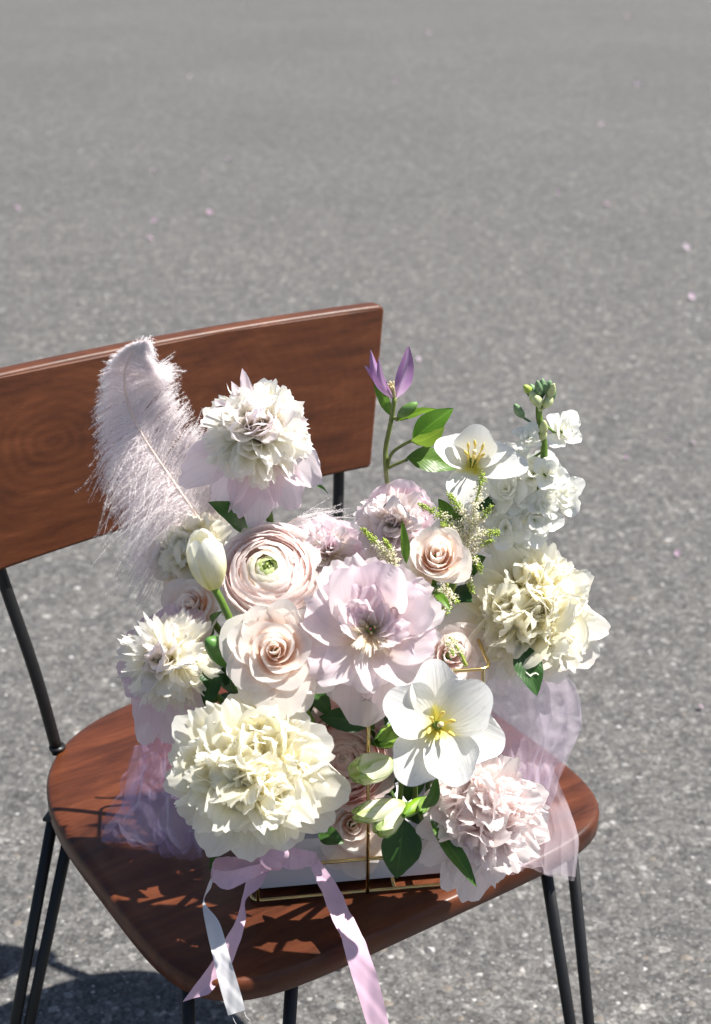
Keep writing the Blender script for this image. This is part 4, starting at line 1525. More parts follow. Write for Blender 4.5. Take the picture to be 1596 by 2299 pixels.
for pts in ([(869, 1052), (878, 1020), (903, 1000), (928, 988)], [(869, 1052), (890, 1042), (914, 1032)], [(882, 938), (890, 940), (897, 936)]):
    V, F = tube(spline([A(x, y, 1.15 - i * .004) for i, (x, y) in enumerate(pts)], 14), .0015, 7)
    mesh_obj('leaf_stalk', V, F, STEMB, f, world=True)
leaf(f, A(926, 988, 1.14), A(1018, 917, 1.15), .0112, LEAFB, nrm=UP + np.array([.2, -.9, 0]), sag=.08, fold=.3)
leaf(f, A(924, 992, 1.138), A(998, 958, 1.12), .0098, LEAFB, nrm=-VIEW + np.array([0, 0, -.9]), sag=.10, fold=.25)
leaf(f, A(912, 1028, 1.135), A(1030, 1052, 1.14), .0125, LEAF, nrm=UP + np.array([.1, -.9, 0]), sag=.10, fold=.2, peak=.38)
leaf(f, A(888, 946, 1.145), A(980, 918, 1.14), .0052, LEAFB, nrm=UP + np.array([0, -.5, 0]), sag=.06)
leaf(f, A(880, 935, 1.155), A(838, 850, 1.16), .0058, LEAFB, nrm=-VIEW + np.array([-.7, 0, 0]), sag=-.03)
V, F = ellipsoid(A(893, 935, 1.14), A(936, 905, 1.135), .0052, 10, 8)
mesh_obj('bud', V, F, BUDG, f, world=True)

# ------------------------------------------------------------------ white stock
p = A(1218, 905, 1.13)
f = thing('stock_flower', 'white stock flower spike with green buds at the top, right of the tulip', 'flower', Matrix.Translation(Vector(p)))
k = dist_scale(p)
P = spline([A(1213, 880, 1.13), A(1210, 930, 1.13), A(1221, 1000, 1.13), A(1215, 1060, 1.13), A(1180, 1140, 1.15), A(1140, 1230, 1.155), A(1100, 1330, 1.14)], 34)
V, F = tube(P, np.linspace(.0026, .0040, 34), 8)
mesh_obj('stem', V, F, STEM, f, world=True)
for (x, y, r, rt, upp, n_) in ((1266, 968, 42, .35, .25, 9), (1198, 1062, 56, .0, .2, 11), (1262, 1108, 50, .5, .0, 10), (1200, 1168, 54, .1, -.2, 11), (1186, 983, 30, -.2, .3, 9), (1134, 1185, 50, -.2, .0, 10), (1136, 1098, 46, -.35, .15, 9), (1158, 1030, 42, -.3, .35, 8),
                              (1232, 1062, 40, .5, .3, 8), (1168, 1118, 40, .1, .1, 8), (1105, 1140, 36, -.4, .2, 8), (1225, 1130, 38, .3, -.1, 8), (1150, 1222, 40, .0, -.1, 9), (1098, 1205, 36, -.3, .1, 8)):
    r *= 1.26
    q = A(x, y, 1.125 + rr(-.012, .006))
    Mq = np.array(frame(q, rt, upp, rr(0, 360)))
    pts_all = []
    # a calyx joined to the stalk is the part, its petals the sub-parts
    j = int(np.argmin(np.linalg.norm(P - q, axis=1) + 0.6 * np.clip(q[2] - P[:, 2] + .008, 0, None)))
    bp_ = q - Mq[:3, 2] * r * k * .5
    V, F = tube(spline([P[j], (P[j] + bp_) / 2 + np.array([0, 0, -.002]), bp_, q - Mq[:3, 2] * r * k * .1], 10), np.array([.0011] * 5 + [.0016, .0024, .003, .0032, .0020]), 7)
    bl = mesh_obj('blossom', V, F, STEM, f, world=True)
    for i in range(n_ + 5):
        lay = i % 2
        if i >= n_:
            pt, nv, nu = petal(r * k * rr(.5, .7), r * k * rr(.22, .34), 80, rr(20, 60), i * 137.5, r0=.0, z0=-.15 * r * k, cup=rr(-.4, .9), ruf=.2, rf=3, base=.3, tipr=.25, nu=9, nv=9, seed=sd(), tw=rr(-25, 25))
            pt = pt @ Mq[:3, :3].T + Mq[:3, 3] - np.array(p)
            mesh_obj('petal', pt, grid_faces(nv, nu), STOCKP, bl, uv=grid_uv(nv, nu))
            continue
        pt, nv, nu = petal(r * k * rr(.9, 1.1) * (1 if lay else .8), r * k * rr(.36, .5), 35 + 25 * (1 - lay), rr(-5, 25) + 30 * (1 - lay), i * 137.5, r0=.03 * r * k, z0=-.25 * r * k, cup=rr(-.4, .9), ruf=.17, rf=3, base=.2, tipr=.25, nu=11, nv=9, seed=sd(), full=.72, tw=rr(-25, 25))
        pt = pt @ Mq[:3, :3].T + Mq[:3, 3] - np.array(p)
        mesh_obj('petal', pt, grid_faces(nv, nu), STOCKP, bl, uv=grid_uv(nv, nu))
for (x0, y0, x1, y1, r, m_) in ((1175, 938, 1155, 908, 10, SAGE), (1206, 895, 1180, 872, 9, SAGE), (1204, 890, 1190, 862, 9, SAGE), (1212, 888, 1206, 855, 9, SAGE), (1216, 885, 1218, 850, 9, SAGE), (1222, 885, 1236, 855, 10, SAGE),
                                (1226, 905, 1246, 872, 11, SAGE), (1222, 915, 1238, 888, 11, BUDY), (1208, 905, 1192, 880, 12, BUDY), (1212, 912, 1200, 888, 12, BUDY), (1218, 975, 1222, 945, 10, BUDY), (1216, 990, 1222, 965, 9, BUDY), (1196, 882, 1176, 866, 9, LIME), (1214, 880, 1228, 862, 8, SAGE), (1230, 898, 1244, 862, 9, BUDY)):
    q0, q1 = A(x0, y0, 1.128 + rr(-.006, .004)), A(x1, y1, 1.128 + rr(-.01, .004))
    V, F = ellipsoid(q0, q1, r * k, 10, 8, ridge=.07)
    j = int(np.argmin(np.linalg.norm(P - q0, axis=1)))
    V, F = join([(V, F), tube([P[min(j + 2, 33)], q0], .0011, 6)])
    mesh_obj('bud', V, F, m_, f, world=True)

# ------------------------------------------------------------------ astilbe
p = A(1055, 1220, 1.075)


def astilbe(label, main, branches, Y, dens=1.0):
    q = A(*main[-1], Y)
    f = thing('astilbe', label, 'astilbe', Matrix.Translation(Vector(q)), 'astilbe sprigs')
    kk = dist_scale(q)
    stems = [tube(spline([A(x, y, Y) for x, y in main], 20), .0009, 6)]
    oct_ = np.array([[1, 0, 0], [-1, 0, 0], [0, 1, 0], [0, -1, 0], [0, 0, 1], [0, 0, -1.]])
    of = [(0, 2, 4), (2, 1, 4), (1, 3, 4), (3, 0, 4), (2, 0, 5), (1, 2, 5), (3, 1, 5), (0, 3, 5)]
    wh, gr = [], []
    for pts, wid, gfrac in branches:
        dy = rr(-.012, .008)
        C = spline([A(x, y, Y + dy * i / (len(pts) - 1)) for i, (x, y) in enumerate(pts)], 60)
        stems.append(tube(C[::4], .0005, 5))
        Ln = np.linalg.norm(C[-1] - C[0])
        n = int(Ln / kk * 1.7 * dens) + 12
        for i in range(n):
            t = rng.random()
            c = C[int(t * 59)]
            w_ = wid * 1.5 * kk * (1.0 - .7 * t)
            o = rng.normal(0, 1, 3)
            o = o / np.linalg.norm(o) * w_ * rng.uniform(.2, 1.45)
            sz = kk * rr(1.7, 3.4) * (1.0 if t < 1 - gfrac else .95)
            Q = np.linalg.qr(rng.normal(0, 1, (3, 3)))[0]
            v = (oct_ * np.array([1, .8, .7])) @ Q.T * sz + c + o
            (gr if t > 1 - gfrac else wh).append((v, of))
    V, F = join(stems)
    mesh_obj('stem', V, F, LIME, f, world=True)
    if wh:
        mesh_obj('florets', *join(wh), FLORET, f, world=True, kind='stuff')
    if gr:
        mesh_obj('buds', *join(gr), LIME, f, world=True, kind='stuff')


astilbe('upright feathery cream astilbe sprig with lime tips behind the compact rose', [(1080, 1080), (1068, 1130), (1055, 1190), (1040, 1260), (1010, 1350)], [
    ([(1066, 1140), (1078, 1100), (1084, 1062)], 11, .35), ([(1058, 1180), (1030, 1140), (1008, 1108)], 11, .5), ([(1055, 1195), (1080, 1165), (1104, 1135)], 10, .4),
    ([(1050, 1210), (1000, 1165), (940, 1132)], 12, .42), ([(1048, 1215), (1090, 1198), (1122, 1196)], 11, .4), ([(1045, 1235), (1080, 1225), (1106, 1212)], 10, .4),
    ([(1052, 1200), (1062, 1170), (1068, 1130)], 12, .0), ([(1045, 1240), (1070, 1260), (1080, 1285)], 9, .5), ([(1040, 1255), (1050, 1300), (1062, 1330)], 9, .4), ([(1048, 1220), (1020, 1190), (990, 1175)], 11, .3)], 1.085, 1.6)
astilbe('small cream astilbe sprig left of the compact rose', [(818, 1190), (850, 1225), (880, 1262), (910, 1330)], [
    ([(880, 1262), (850, 1225), (812, 1186)], 11, .38), ([(890, 1280), (880, 1240), (862, 1210)], 8, .4), ([(885, 1268), (870, 1255), (855, 1232)], 12, .0)], 1.07, 1.6)
astilbe('cream astilbe tip hanging below the compact rose', [(1005, 1310), (1000, 1345), (985, 1390)], [
    ([(985, 1330), (1000, 1350), (1010, 1368)], 10, .5), ([(995, 1325), (1015, 1340), (1028, 1352)], 10, .35), ([(1000, 1320), (1002, 1350), (1000, 1380)], 12, .2)], 1.06, 1.6)
astilbe('shaded astilbe tip between the lavender peony and the open tulip', [(1010, 1430), (1030, 1460), (1046, 1492)], [
    ([(1012, 1435), (1032, 1462), (1046, 1495)], 9, .45), ([(1000, 1440), (1012, 1455), (1018, 1470)], 8, .2)], 1.04, 1.6)

# ------------------------------------------------------------------ alstroemeria buds
GAl = 'alstroemeria buds'
for label, st_, buds in (
        ('green and white alstroemeria bud pointing left in front of the pink ranunculus', [(884, 1708), (900, 1760), (890, 1850)], [((876, 1716), (792, 1736), 31, ALST, .25)]),
        ('pair of opening greenish white alstroemeria buds low in front of the tray', [(930, 1800), (945, 1830), (950, 1880)], [((905, 1808), (795, 1832), 22, ALST, .25), ((903, 1806), (848, 1872), 25, ALST, .3), ((950, 1795), (905, 1832), 14, ALSG, 0), ((958, 1793), (944, 1826), 13, ALSG, 0)]),
        ('tight green alstroemeria bud left of the open tulip', [(905, 1640), (925, 1700), (930, 1800)], [((902, 1640), (845, 1668), 24, ALSG, .0), ((915, 1630), (884, 1612), 15, ALSG, 0)])):
    p = A(*st_[0], 1.0)
    f = thing('alstroemeria', label, 'flower bud', Matrix.Translation(Vector(p)), GAl)
    kk = dist_scale(p)
    V, F = tube(spline([A(x, y, 1.0 + .02 * i) for i, (x, y) in enumerate(st_)] + [A(890, 1830, 1.09)], 16), .0024, 8)
    mesh_obj('stem', V, F, STEM, f, world=True)
    for a, b, r, m_, op in buds:
        bud(f, A(*a, .995), A(*b, .972), r * kk, m_, 3, layers=2, span=140, open_=op)
        V, F = tube(spline([A(*a, .994), A((a[0] + st_[0][0]) / 2, (a[1] + st_[0][1]) / 2 + 2, 1.0), A(st_[0][0], st_[0][1] + 8, 1.0)], 8), .002, 7)
        mesh_obj('stalk', V, F, STEM, f, world=True)

# ------------------------------------------------------------------ leaves of their own
for label, items in (
        ('broad dark green leaf hanging over the front rail of the basket', [((905, 1838), (890, 1972), 1.0, .985, .0185, LEAFD)]),
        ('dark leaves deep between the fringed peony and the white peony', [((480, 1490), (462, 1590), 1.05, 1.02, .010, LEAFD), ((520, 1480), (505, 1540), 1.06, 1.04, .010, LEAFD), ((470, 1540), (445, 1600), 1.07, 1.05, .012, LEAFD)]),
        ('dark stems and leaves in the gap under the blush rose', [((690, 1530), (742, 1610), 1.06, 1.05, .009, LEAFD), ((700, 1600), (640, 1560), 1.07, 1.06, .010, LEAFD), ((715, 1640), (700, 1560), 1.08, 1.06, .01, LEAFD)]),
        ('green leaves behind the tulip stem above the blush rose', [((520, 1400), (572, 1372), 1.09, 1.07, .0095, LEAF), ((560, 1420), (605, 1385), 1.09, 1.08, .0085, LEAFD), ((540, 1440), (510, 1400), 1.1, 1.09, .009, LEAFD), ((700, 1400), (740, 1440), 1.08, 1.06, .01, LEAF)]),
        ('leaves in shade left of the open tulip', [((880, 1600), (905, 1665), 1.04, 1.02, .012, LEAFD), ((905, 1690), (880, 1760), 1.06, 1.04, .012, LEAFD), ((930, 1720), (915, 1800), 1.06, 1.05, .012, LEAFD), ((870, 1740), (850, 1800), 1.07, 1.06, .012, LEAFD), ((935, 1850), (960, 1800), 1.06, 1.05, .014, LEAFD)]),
        ('green leaves between the astilbe and the compact rose', [((1005, 1180), (985, 1120), 1.11, 1.1, .009, LEAFB), ((1000, 1230), (1035, 1130), 1.12, 1.11, .010, LEAF), ((1030, 1290), (1090, 1250), 1.12, 1.1, .012, LEAF), ((1010, 1330), (1060, 1350), 1.11, 1.09, .012, LEAFD), ((930, 1300), (900, 1350), 1.11, 1.09, .012, LEAFD)])):
    p = A(*items[0][0], items[0][2])
    f = thing('leaf_sprig', label, 'leaves', Matrix.Translation(Vector(p)), 'greenery in the basket')
    for a, b, y0, y1, wd, m_ in items:
        leaf(f, A(*a, y0), A(*b, y1), wd, m_, sag=.06, fold=.22, seed=sd())
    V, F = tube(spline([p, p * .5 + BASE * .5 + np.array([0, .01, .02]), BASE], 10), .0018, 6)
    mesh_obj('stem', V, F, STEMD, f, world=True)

q0 = BASE + np.array([0, 0, .03])  # filler leaves added to stop sun leaking through the bouquet onto the seat
f = thing('leaf_sprig', 'added dark filler foliage inside the basket, blocking sun between the flower stems', 'leaves', Matrix.Translation(Vector(q0)), 'greenery in the basket')
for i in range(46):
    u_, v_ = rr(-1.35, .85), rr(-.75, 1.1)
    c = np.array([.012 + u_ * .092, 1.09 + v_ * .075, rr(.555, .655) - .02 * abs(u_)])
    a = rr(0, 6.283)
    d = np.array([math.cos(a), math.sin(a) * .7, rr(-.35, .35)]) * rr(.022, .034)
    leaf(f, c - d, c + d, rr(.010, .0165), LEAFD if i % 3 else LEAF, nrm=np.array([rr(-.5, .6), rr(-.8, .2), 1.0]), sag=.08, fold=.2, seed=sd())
for i in range(9):
    a = rr(0, 6.283)
    e = q0 + np.array([math.cos(a) * .075, math.sin(a) * .055, rr(.08, .14)])
    V, F = tube(spline([BASE, BASE * .5 + e * .5 + np.array([0, 0, .02]), e], 10), .0018, 6)
    mesh_obj('stem', V, F, STEMD, f, world=True)


# ------------------------------------------------------------------ ostrich feathers
def barb_strips(C, nb, blen, wid, r):
    """one barb with its barbules as thin blades; returns verts and tris"""
    n = len(C)
    T = np.gradient(C, axis=0)
    T /= np.linalg.norm(T, axis=1)[:, None] + 1e-12
    o = r.normal(0, 1, 3)
    B = np.cross(T, o)
    B /= np.linalg.norm(B, axis=1)[:, None] + 1e-12
    V, F = [], []
    ww = wid * np.linspace(1, .35, n)[:, None]
    V = np.concatenate([C - B * ww, C + B * ww])
    i = np.arange(n - 1)
    F = np.concatenate([np.stack([i, i + 1, i + n], 1), np.stack([i + 1, i + n + 1, i + n], 1)])
    t = r.random(nb) * (n - 1.01)
    j = t.astype(int)
    fr = (t - j)[:, None]
    c = C[j] * (1 - fr) + C[j + 1] * fr
    d = T[j] * r.uniform(.55, 1.1, (nb, 1)) + r.normal(0, 1, (nb, 3)) * .75
    d /= np.linalg.norm(d, axis=1)[:, None]
    L = blen * r.uniform(.5, 1.2, (nb, 1))
    s = np.cross(d, r.normal(0, 1, (nb, 3)))
    s /= np.linalg.norm(s, axis=1)[:, None] + 1e-12
    w_ = wid * .55
    V2 = np.stack([c - s * w_, c + s * w_, c + d * L + np.array([0, 0, -.15]) * L], 1).reshape(-1, 3)
    F2 = np.arange(nb * 3).reshape(-1, 3) + len(V)
    return np.vstack([V, V2]), np.vstack([F, F2])


def feather_barbs(specs, seed):
    r = np.random.default_rng(seed)
    VV, FF, o = [], [], 0
    for P0, d, L, droop, out in specs:
        n = 15
        t = np.linspace(0, 1, n)[:, None]
        bend = r.normal(0, .05, 3)
        C = P0 + d * L * t + np.array([0, 0, -1.]) * droop * L * t ** 2 + out * L * t ** 1.6 + bend * L * t ** 2 + .012 * L * np.sin(t * r.uniform(6, 12) + r.uniform(0, 6)) * r.normal(0, 1, 3)
        V, F = barb_strips(C, int(L / .00034), .0028, .00021, r)
        VV.append(V)
        FF.append(F + o)
        o += len(V)
    return np.vstack(VV), np.vstack(FF)


r = np.random.default_rng(21)
q = A(436, 1150, 1.165)
f = thing('ostrich_feather', 'large pale pink ostrich plume curling up against the wooden backrest', 'feather', Matrix.Translation(Vector(q)), 'ostrich feathers')
SH = [(470, 1200, 1.165), (433, 1145, 1.165), (382, 1071, 1.175), (323, 983, 1.185), (289, 911, 1.19), (279, 848, 1.185), (287, 812, 1.175), (303, 785, 1.168), (322, 771, 1.16)]
Cs = spline([A(*s) for s in SH], 160)
V, F = tube(Cs[::3], np.linspace(.0017, .0004, len(Cs[::3])), 8)
mesh_obj('shaft', V, F, QUILL, f, world=True)
Tn = np.gradient(Cs, axis=0)
Tn /= np.linalg.norm(Tn, axis=1)[:, None]
specs = []
for i in range(2600):
    t = (i + r.random()) / 2600
    j = int(4 + t * 155)
    tt = Tn[j]
    rt = np.cross(tt, -VIEW)
    rt /= np.linalg.norm(rt)
    kk = dist_scale(Cs[j])
    env = min(1, (1.03 - t) * 2.6) ** .9
    lock = .5 + .5 * math.sin(t * 150) * math.sin(t * 61 + 1) * min(1, (1 - t) * 4)    # barbs cling together in locks
    if i % 2 == 0:   # the right vane: long barbs sweeping up and out
        L = (172 - 62 * t) * env * kk * r.uniform(.72, 1.0) * (.78 + .3 * lock)
        specs.append((Cs[j], rt * .80 + tt * (.52 + .14 * lock), L, r.uniform(.0, .10), -tt * r.uniform(.05, .28) + rt * .08 - VIEW * r.normal(.02, .06)))
    else:            # the left vane: short above, curling over and down below
        L = (62 + 120 * max(0, 1 - t * 1.7)) * env * kk * r.uniform(.7, 1.1)
        specs.append((Cs[j], -rt * .86 + tt * r.uniform(.25, .45), L, r.uniform(.35, .65) + .4 * max(0, .6 - t), -VIEW * r.normal(.03, .08)))
for i in range(110):  # the soft tip
    j = int(138 + r.random() * 21)
    tt = Tn[j]
    rt = np.cross(tt, -VIEW)
    kk = dist_scale(Cs[j])
    specs.append((Cs[j], tt * .75 + rt * r.uniform(-.55, .75), r.uniform(34, 74) * kk, r.uniform(.1, .6), -VIEW * r.normal(.02, .08)))
for i in range(22):  # loose long strands that fall on the left
    j = int(14 + r.random() * 56)
    kk = dist_scale(Cs[j])
    specs.append((Cs[j] + r.normal(0, .004, 3), np.array([-.72, -.1, .05]) + r.normal(0, .14, 3), r.uniform(120, 205) * kk, r.uniform(.35, 1.0), -VIEW * r.normal(.05, .15)))
for i in range(330):  # fluffy lower end that hangs down
    j = int(2 + r.random() * 64)
    kk = dist_scale(Cs[j])
    specs.append((Cs[j], np.array([-.50, -.1, -.22]) + r.normal(0, .2, 3), r.uniform(80, 200) * kk, r.uniform(.35, 1.0), -VIEW * r.normal(.05, .12)))
V, F = feather_barbs(specs, 22)
mesh_obj('barbs', V, F, FEATH, f, world=True, smooth=False, kind='stuff')

q = A(640, 1180, 1.19)
f = thing('ostrich_feather', 'loose pink feather strands reaching right below the tall peony', 'feather', Matrix.Translation(Vector(q)), 'ostrich feathers')
Cs = spline([A(560, 1230, 1.19), A(610, 1200, 1.19), A(640, 1180, 1.19), A(672, 1160, 1.19)], 40)
V, F = tube(Cs, np.linspace(.0015, .0004, 40), 8)
mesh_obj('shaft', V, F, QUILL, f, world=True)
specs = []
for i in range(70):
    j = int(10 + r.random() * 29)
    kk = dist_scale(Cs[j])
    specs.append((Cs[j], np.array([.95, .1, .12]) + r.normal(0, .16, 3), r.uniform(60, 150) * kk, r.uniform(-.1, .25), -VIEW * r.normal(0, .1)))
V, F = feather_barbs(specs, 23)
mesh_obj('barbs', V, F, FEATH, f, world=True, smooth=False, kind='stuff')


# ------------------------------------------------------------------ tulle
def sheet(rows, nu=150, nv=48, wr=.004, seed=0, fr=9.0):
    """net cloth through a grid of points; it folds back on itself along pleats"""
    r = np.random.default_rng(seed)
    m = 160
    G0 = [spline(r_, m) for r_ in rows]
    G0 = np.stack([spline(np.array([g_[i] for g_ in G0]), nv) for i in range(m)], 1)
    u = np.linspace(0, 1, nu)[None, :]
    v = np.linspace(0, 1, nv)[:, None]
    ph = r.uniform(0, 6.28, 4)
    bow = .35 * np.sin(v * 2.6 + ph[0]) + .2 * np.sin(v * 6 + ph[1])
    w1 = 2 * math.pi * fr * .55 * u + bow * 2.2 + 1.2 * np.sin(u * 5 + ph[2])
    w2 = 2 * math.pi * fr * 1.15 * u - bow * 3.0 + 1.5 * np.sin(u * 7 + v * 3 + ph[3])
    amp = (.55 + .45 * v) * np.sin(math.pi * np.clip(u * .92 + .04, 0, 1)) ** .5
    uw = np.clip(u + amp * (.030 * np.sin(w1) + .012 * np.sin(w2)), 0, 1)
    h = wr * amp * (np.cos(w1) * 1.1 + .5 * np.cos(w2))
    x = uw * (m - 1)
    i0 = np.minimum(x.astype(int), m - 2)
    f = (x - i0)[..., None]
    row = np.arange(nv)[:, None]
    G = G0[row, i0] * (1 - f) + G0[row, i0 + 1] * f
    du = np.gradient(G0, axis=1)
    dv_ = np.gradient(G0, axis=0)
    n0 = np.cross(du, dv_)
    n0 /= np.linalg.norm(n0, axis=2)[..., None] + 1e-12
    n_ = n0[row, i0]
    cr = np.zeros((nv, nu))
    off = np.array([seed * 1.7, seed * .9, 3.1])
    for i_ in range(nv):
        for j_ in range(nu):
            q_ = Vector(G[i_, j_] * 30 + off)
            cr[i_, j_] = mnoise.noise(q_) + .5 * mnoise.noise(q_ * 2.7)
    return G + n_ * (h + cr * wr * .9)[..., None], nv, nu


def tulle(root, rows, mat, **kw):
    V, nv, nu = sheet(rows, **kw)
    m = mesh_obj('tulle_layer', V, grid_faces(nv, nu), mat, root, uv=grid_uv(nv, nu), world=True)
    return m


zs = .4525
p = A(1180, 1650, 1.1)
f = thing('tulle', 'lavender tulle gathered at the right of the basket and falling over the seat edge', 'tulle', Matrix.Translation(Vector(p)), 'tulle wraps')
for dy, ms, sd_ in ((0, TULLE, 3), (.012, TULLE, 14), (.024, TULLEP, 27)):
    j = lambda a: a + rr(-14, 14)
    tulle(f, [
        [A(1060, 1440, 1.12 + dy), A(1120, 1430, 1.13 + dy), A(1190, 1445, 1.13 + dy), A(1245, 1480, 1.12 + dy)],
        [A(1065, 1530, 1.10 + dy), A(1130, 1530, 1.10 + dy), A(j(1200), 1540, 1.10 + dy), A(j(1290), 1550, 1.10 + dy)],
        [A(1070, 1640, 1.08 + dy), A(1130, 1640, 1.08 + dy), A(j(1200), 1640, 1.085 + dy), A(j(1300), 1640, 1.09 + dy)],
        [A(1080, 1740, 1.06 + dy), A(1140, 1740, 1.065 + dy), A(j(1195), 1730, 1.07 + dy), A(j(1262), 1725, 1.08 + dy)],
        [A(1100, 1830, 1.05 + dy), A(1140, 1830, 1.055 + dy), A(1180, 1820, 1.06 + dy), A(j(1236), 1805, 1.07 + dy)]], ms, wr=.0075, seed=sd_, fr=6)
for dz, ms, sd_ in ((.004, TULLEP, 5), (.012, TULLEP, 16)):
    j = lambda a: a + rr(-12, 12)
    tulle(f, [
        [A(1120, 1720, 1.06), A(1165, 1715, 1.065), A(1205, 1715, 1.07), A(1238, 1715, 1.08)],
        [S(1110, 1800, zs + .045), S(1165, 1800, zs + .045), S(1215, 1795, zs + .04), S(1268, 1790, zs + .03)],
        [S(1105, 1880, zs + dz + .010), S(1165, 1880, zs + dz + .008), S(1225, 1875, zs + dz + .006), S(1296, 1865, zs + dz + .004)],
        [S(1100, 1938, zs + dz), S(1150, 1940, zs + dz), S(1215, 1925, zs + dz), S(1300, 1905, zs + dz)],
        [A(1105, 1948, 1.045), A(j(1150), 1955, 1.045), A(j(1190), 1946, 1.046), A(j(1240), j(1972), 1.047), A(1294, j(1970), 1.055)]], ms, wr=.0034, seed=sd_, fr=7)
# the small veil at the back
tulle(f, [[A(740, 1180, 1.2), A(780, 1170, 1.2), A(820, 1160, 1.2)], [A(735, 1215, 1.19), A(780, 1210, 1.19), A(830, 1210, 1.19)], [A(740, 1280, 1.17), A(790, 1290, 1.17), A(840, 1290, 1.17)]], TULLE, wr=.004, seed=31, nu=60, nv=20)

p = S(330, 1850, zs)
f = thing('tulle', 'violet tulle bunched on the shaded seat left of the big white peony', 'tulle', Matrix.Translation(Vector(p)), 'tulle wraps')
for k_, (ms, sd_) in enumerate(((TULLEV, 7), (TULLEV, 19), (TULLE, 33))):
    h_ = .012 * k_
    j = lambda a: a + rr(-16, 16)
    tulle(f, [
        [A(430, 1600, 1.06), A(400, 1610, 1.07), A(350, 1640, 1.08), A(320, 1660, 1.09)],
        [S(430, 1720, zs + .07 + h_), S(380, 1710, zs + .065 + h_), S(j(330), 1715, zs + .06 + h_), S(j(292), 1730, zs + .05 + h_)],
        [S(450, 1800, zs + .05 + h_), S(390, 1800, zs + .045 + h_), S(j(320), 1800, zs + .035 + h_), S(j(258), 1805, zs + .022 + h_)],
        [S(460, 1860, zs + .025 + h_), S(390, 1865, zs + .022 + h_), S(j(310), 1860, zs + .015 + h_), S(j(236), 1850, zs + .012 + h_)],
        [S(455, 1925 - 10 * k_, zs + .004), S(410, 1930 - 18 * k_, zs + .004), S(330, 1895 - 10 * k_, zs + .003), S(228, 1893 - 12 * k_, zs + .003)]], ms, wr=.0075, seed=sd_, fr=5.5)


# ------------------------------------------------------------------ satin ribbons
def ribbon_strip(Lp, Rp, n=70, nu=9, belly=.0, seed=0):
    a, b = spline(Lp, n), spline(Rp, n)
    u = np.linspace(0, 1, nu)[None, :, None]
    G = a[:, None] * (1 - u) + b[:, None] * u
    w_ = np.linalg.norm(b - a, axis=1)[:, None, None]
    du = (b - a)[:, None]
    dv_ = np.gradient(G, axis=0)
    nn = np.cross(np.broadcast_to(du, dv_.shape), dv_)
    nn /= np.linalg.norm(nn, axis=2)[..., None] + 1e-12
    t_ = np.linspace(0, 1, n)[:, None]
    cr = wig(t_ * 5 + u[..., 0] * 1.4, 2.2, seed + 1 + int(abs(Lp[0][2]) * 1e4)) * .05 + .03 * wig(t_ * 11 - u[..., 0] * 2, 2.0, seed + 5)
    G = G + nn * belly * w_ * np.sin(math.pi * u) + nn * w_ * cr[..., None]
    return G, n, nu


def ribbon_part(root, name, Lp, Rp, mat, **kw):
    V, n, nu = ribbon_strip(Lp, Rp, **kw)
    o = mesh_obj(name, V, grid_faces(n, nu), mat, root, uv=grid_uv(n, nu), world=True)
    return o


p = A(625, 1925, .985)
f = thing('satin_ribbon', 'pink satin ribbon tied in a bow on the basket front with hanging tails', 'ribbon', Matrix.Translation(Vector(p)))
# long right tail
ribbon_part(f, 'tail', [A(690, 1932, .988), A(714, 1985, .980), A(741, 2049, .962), A(769, 2122, .936), A(798, 2217, .924), A(834, 2330, .916)],
            [A(716, 1930, .990), A(755, 1985, .988), A(786, 2049, .971), A(824, 2122, .946), A(853, 2217, .932), A(880, 2330, .924)], SATIN, belly=.05)
# left pink tail that swings under the bow
ribbon_part(f, 'tail', [A(600, 1960, .984), A(560, 1965, .980), A(545, 2010, .970), A(532, 2060, .950), A(500, 2120, .925), A(460, 2180, .912), A(410, 2250, .900)],
            [A(610, 1940, .985), A(585, 1990, .975), A(552, 2020, .968), A(550, 2070, .952), A(530, 2140, .930), A(502, 2190, .917), A(470, 2232, .905)], SATIN, belly=.06)
# white underside tail
ribbon_part(f, 'tail', [A(478, 1960, .985), A(468, 1985, .980), A(455, 2028, .965), A(462, 2080, .938), A(478, 2150, .914), A(492, 2210, .902), A(512, 2280, .893)],
            [A(484, 1945, .987), A(474, 1990, .982), A(459, 2024, .966), A(492, 2070, .942), A(512, 2135, .916), A(532, 2200, .904), A(551, 2268, .895)], SATINW, belly=.05)
# loop of the bow: outer face and inner face
ribbon_part(f, 'loop', [A(612, 1932, .972), A(590, 1938, .964), A(550, 1947, .950), A(511, 1956, .945), A(477, 1952, .962)],
            [A(612, 1952, .972), A(592, 1960, .962), A(558, 1977, .947), A(509, 1997, .942), A(474, 1978, .960)], SATIN, belly=.10)
ribbon_part(f, 'loop', [A(476, 1952, .963), A(484, 1929, .985), A(530, 1921, .988), A(590, 1915, .985), A(620, 1912, .980)],
            [A(474, 1977, .961), A(486, 1958, .988), A(530, 1955, .994), A(590, 1945, .990), A(620, 1938, .985)], SATIN, belly=-.05)
# strip that runs behind the knot to the right
ribbon_part(f, 'band', [A(630, 1948, .966), A(668, 1952, .974), A(716, 1938, .990)], [A(622, 1890, .972), A(670, 1905, .980), A(712, 1914, .994)], SATIN, belly=.14)
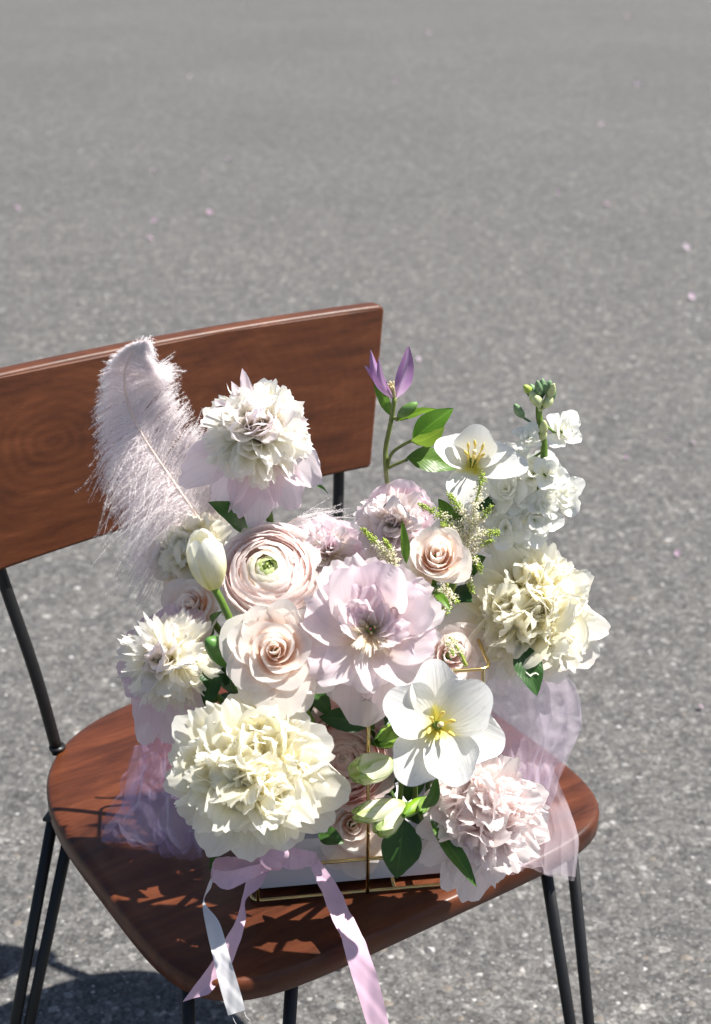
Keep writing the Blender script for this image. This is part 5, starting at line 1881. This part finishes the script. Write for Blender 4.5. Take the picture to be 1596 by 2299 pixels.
# knot: a rounded crumpled wrap
kn = A(616, 1922, .962)
kk = dist_scale(kn)
nu, nv = 61, 45
u = np.linspace(0, 2 * math.pi, nu)[None, :]
v = np.linspace(-1, 1, nv)[:, None]
prof = (1 - .42 * np.abs(v) ** 3.5)
fold = np.abs(np.sin(2.6 * v + 1.3 * np.sin(u + .6) + .4)) ** .6
rad = kk * 31 * prof * (.86 + .20 * fold + .06 * np.sin(u * 3 + v * 2))
ax = np.array([.34, -.15, 1.0])
ax /= np.linalg.norm(ax)
e1 = np.array([1.0, 0, -.34])
e1 /= np.linalg.norm(e1)
e2 = np.cross(ax, e1)
kv = kn + ax * (v * kk * 36)[..., None] + e1 * (rad * .95 * np.cos(u))[..., None] + e2 * (rad * .62 * np.sin(u))[..., None]
kuv = grid_uv(nv, nu)
mesh_obj('knot', kv, grid_faces(nv, nu), SATIN, f, uv=kuv, world=True)
# frayed thread ends of the white tail
for a, b in (((522, 2282), (540, 2310)), ((549, 2272), (562, 2292))):
    V, F = tube(spline([A(*a, .895), A((a[0] + b[0]) / 2 - 3, (a[1] + b[1]) / 2, .892), A(*b, .89)], 8), .0002, 4)
    mesh_obj('thread', V, F, SATINW, f, world=True)

# ------------------------------------------------------------------ fallen petals on the road
FPX = [
    (183, 343, 'pale whitish petal on the asphalt far above the left half of the backrest'), (345, 383, 'pink petal on the asphalt a little right of and below the pale whitish one'),
    (513, 358, 'faint pink petal on the asphalt above the middle of the backrest'), (38, 471, 'pink petal on the asphalt at the left edge of the photo, above the backrest'),
    (348, 498, 'larger pink petal on the asphalt above the tip of the feather'), (470, 480, 'faint pink petal on the asphalt above the tallest peony'),
    (335, 538, 'pink petal nearest above the left part of the backrest'), (1257, 434, 'pink petal on the open asphalt high above the stock flower'),
    (1350, 282, 'pink petal on the asphalt at upper right, alone'), (891, 184, 'pink petal on the asphalt high above the corner of the backrest'),
    (1552, 670, 'pink petal near the right edge, level with the top of the backrest'), (1504, 988, 'left petal of the close pair by the right edge beside the stock'),
    (1555, 996, 'right petal of the close pair by the right edge beside the stock'), (1406, 1030, 'pink petal on the asphalt just right of the stock blossoms'),
    (940, 808, 'pink petal on the asphalt just right of the clematis flower'), (1522, 1246, 'pink petal by the right edge, level with the cream peony'),
    (770, 2170, 'pink petal on the road under the seat, beside the long ribbon tail'), (963, 75, 'faint petal near the top edge, right of the middle'),
    (1408, 38, 'petal nearest the top right corner of the photo'), (1540, 558, 'faint petal near the right edge, above the pink one level with the backrest'),
    (1360, 460, 'pale petal on the asphalt right of the one above the stock'), (1572, 1590, 'petal at the right edge, level with the open white tulip'),
    (428, 173, 'white petal far out on the asphalt at upper left'), (1434, 190, 'faint petal at far upper right, above the lone pink one'), (545, 20, 'petal at the very top edge, left of the middle')]
for i, (x, y, lab) in enumerate(FPX):
    q = S(x, y, 0.004)
    L = .015 * rr(.8, 1.25) * (1.0 if y > 700 else (1.7 if y > 250 else 2.2))
    V, nv, nu = petal(L, L * .46, 15, 70, 0, cup=.9, ruf=.12, rf=3, base=.3, tipr=.3, nu=7, nv=7, seed=sd())
    V = V - np.array([L * .5, 0, L * .02])
    o = mesh_obj('fallen_petal', V, grid_faces(nv, nu), SPENT if i not in (0, 22) else LAVG, uv=grid_uv(nv, nu))
    o.location = Vector(q)
    o.rotation_euler = (rr(-.2, .2), rr(-.2, .2), rr(0, 6.28))
    tag(o, lab, 'petal', 'fallen petals on the road')
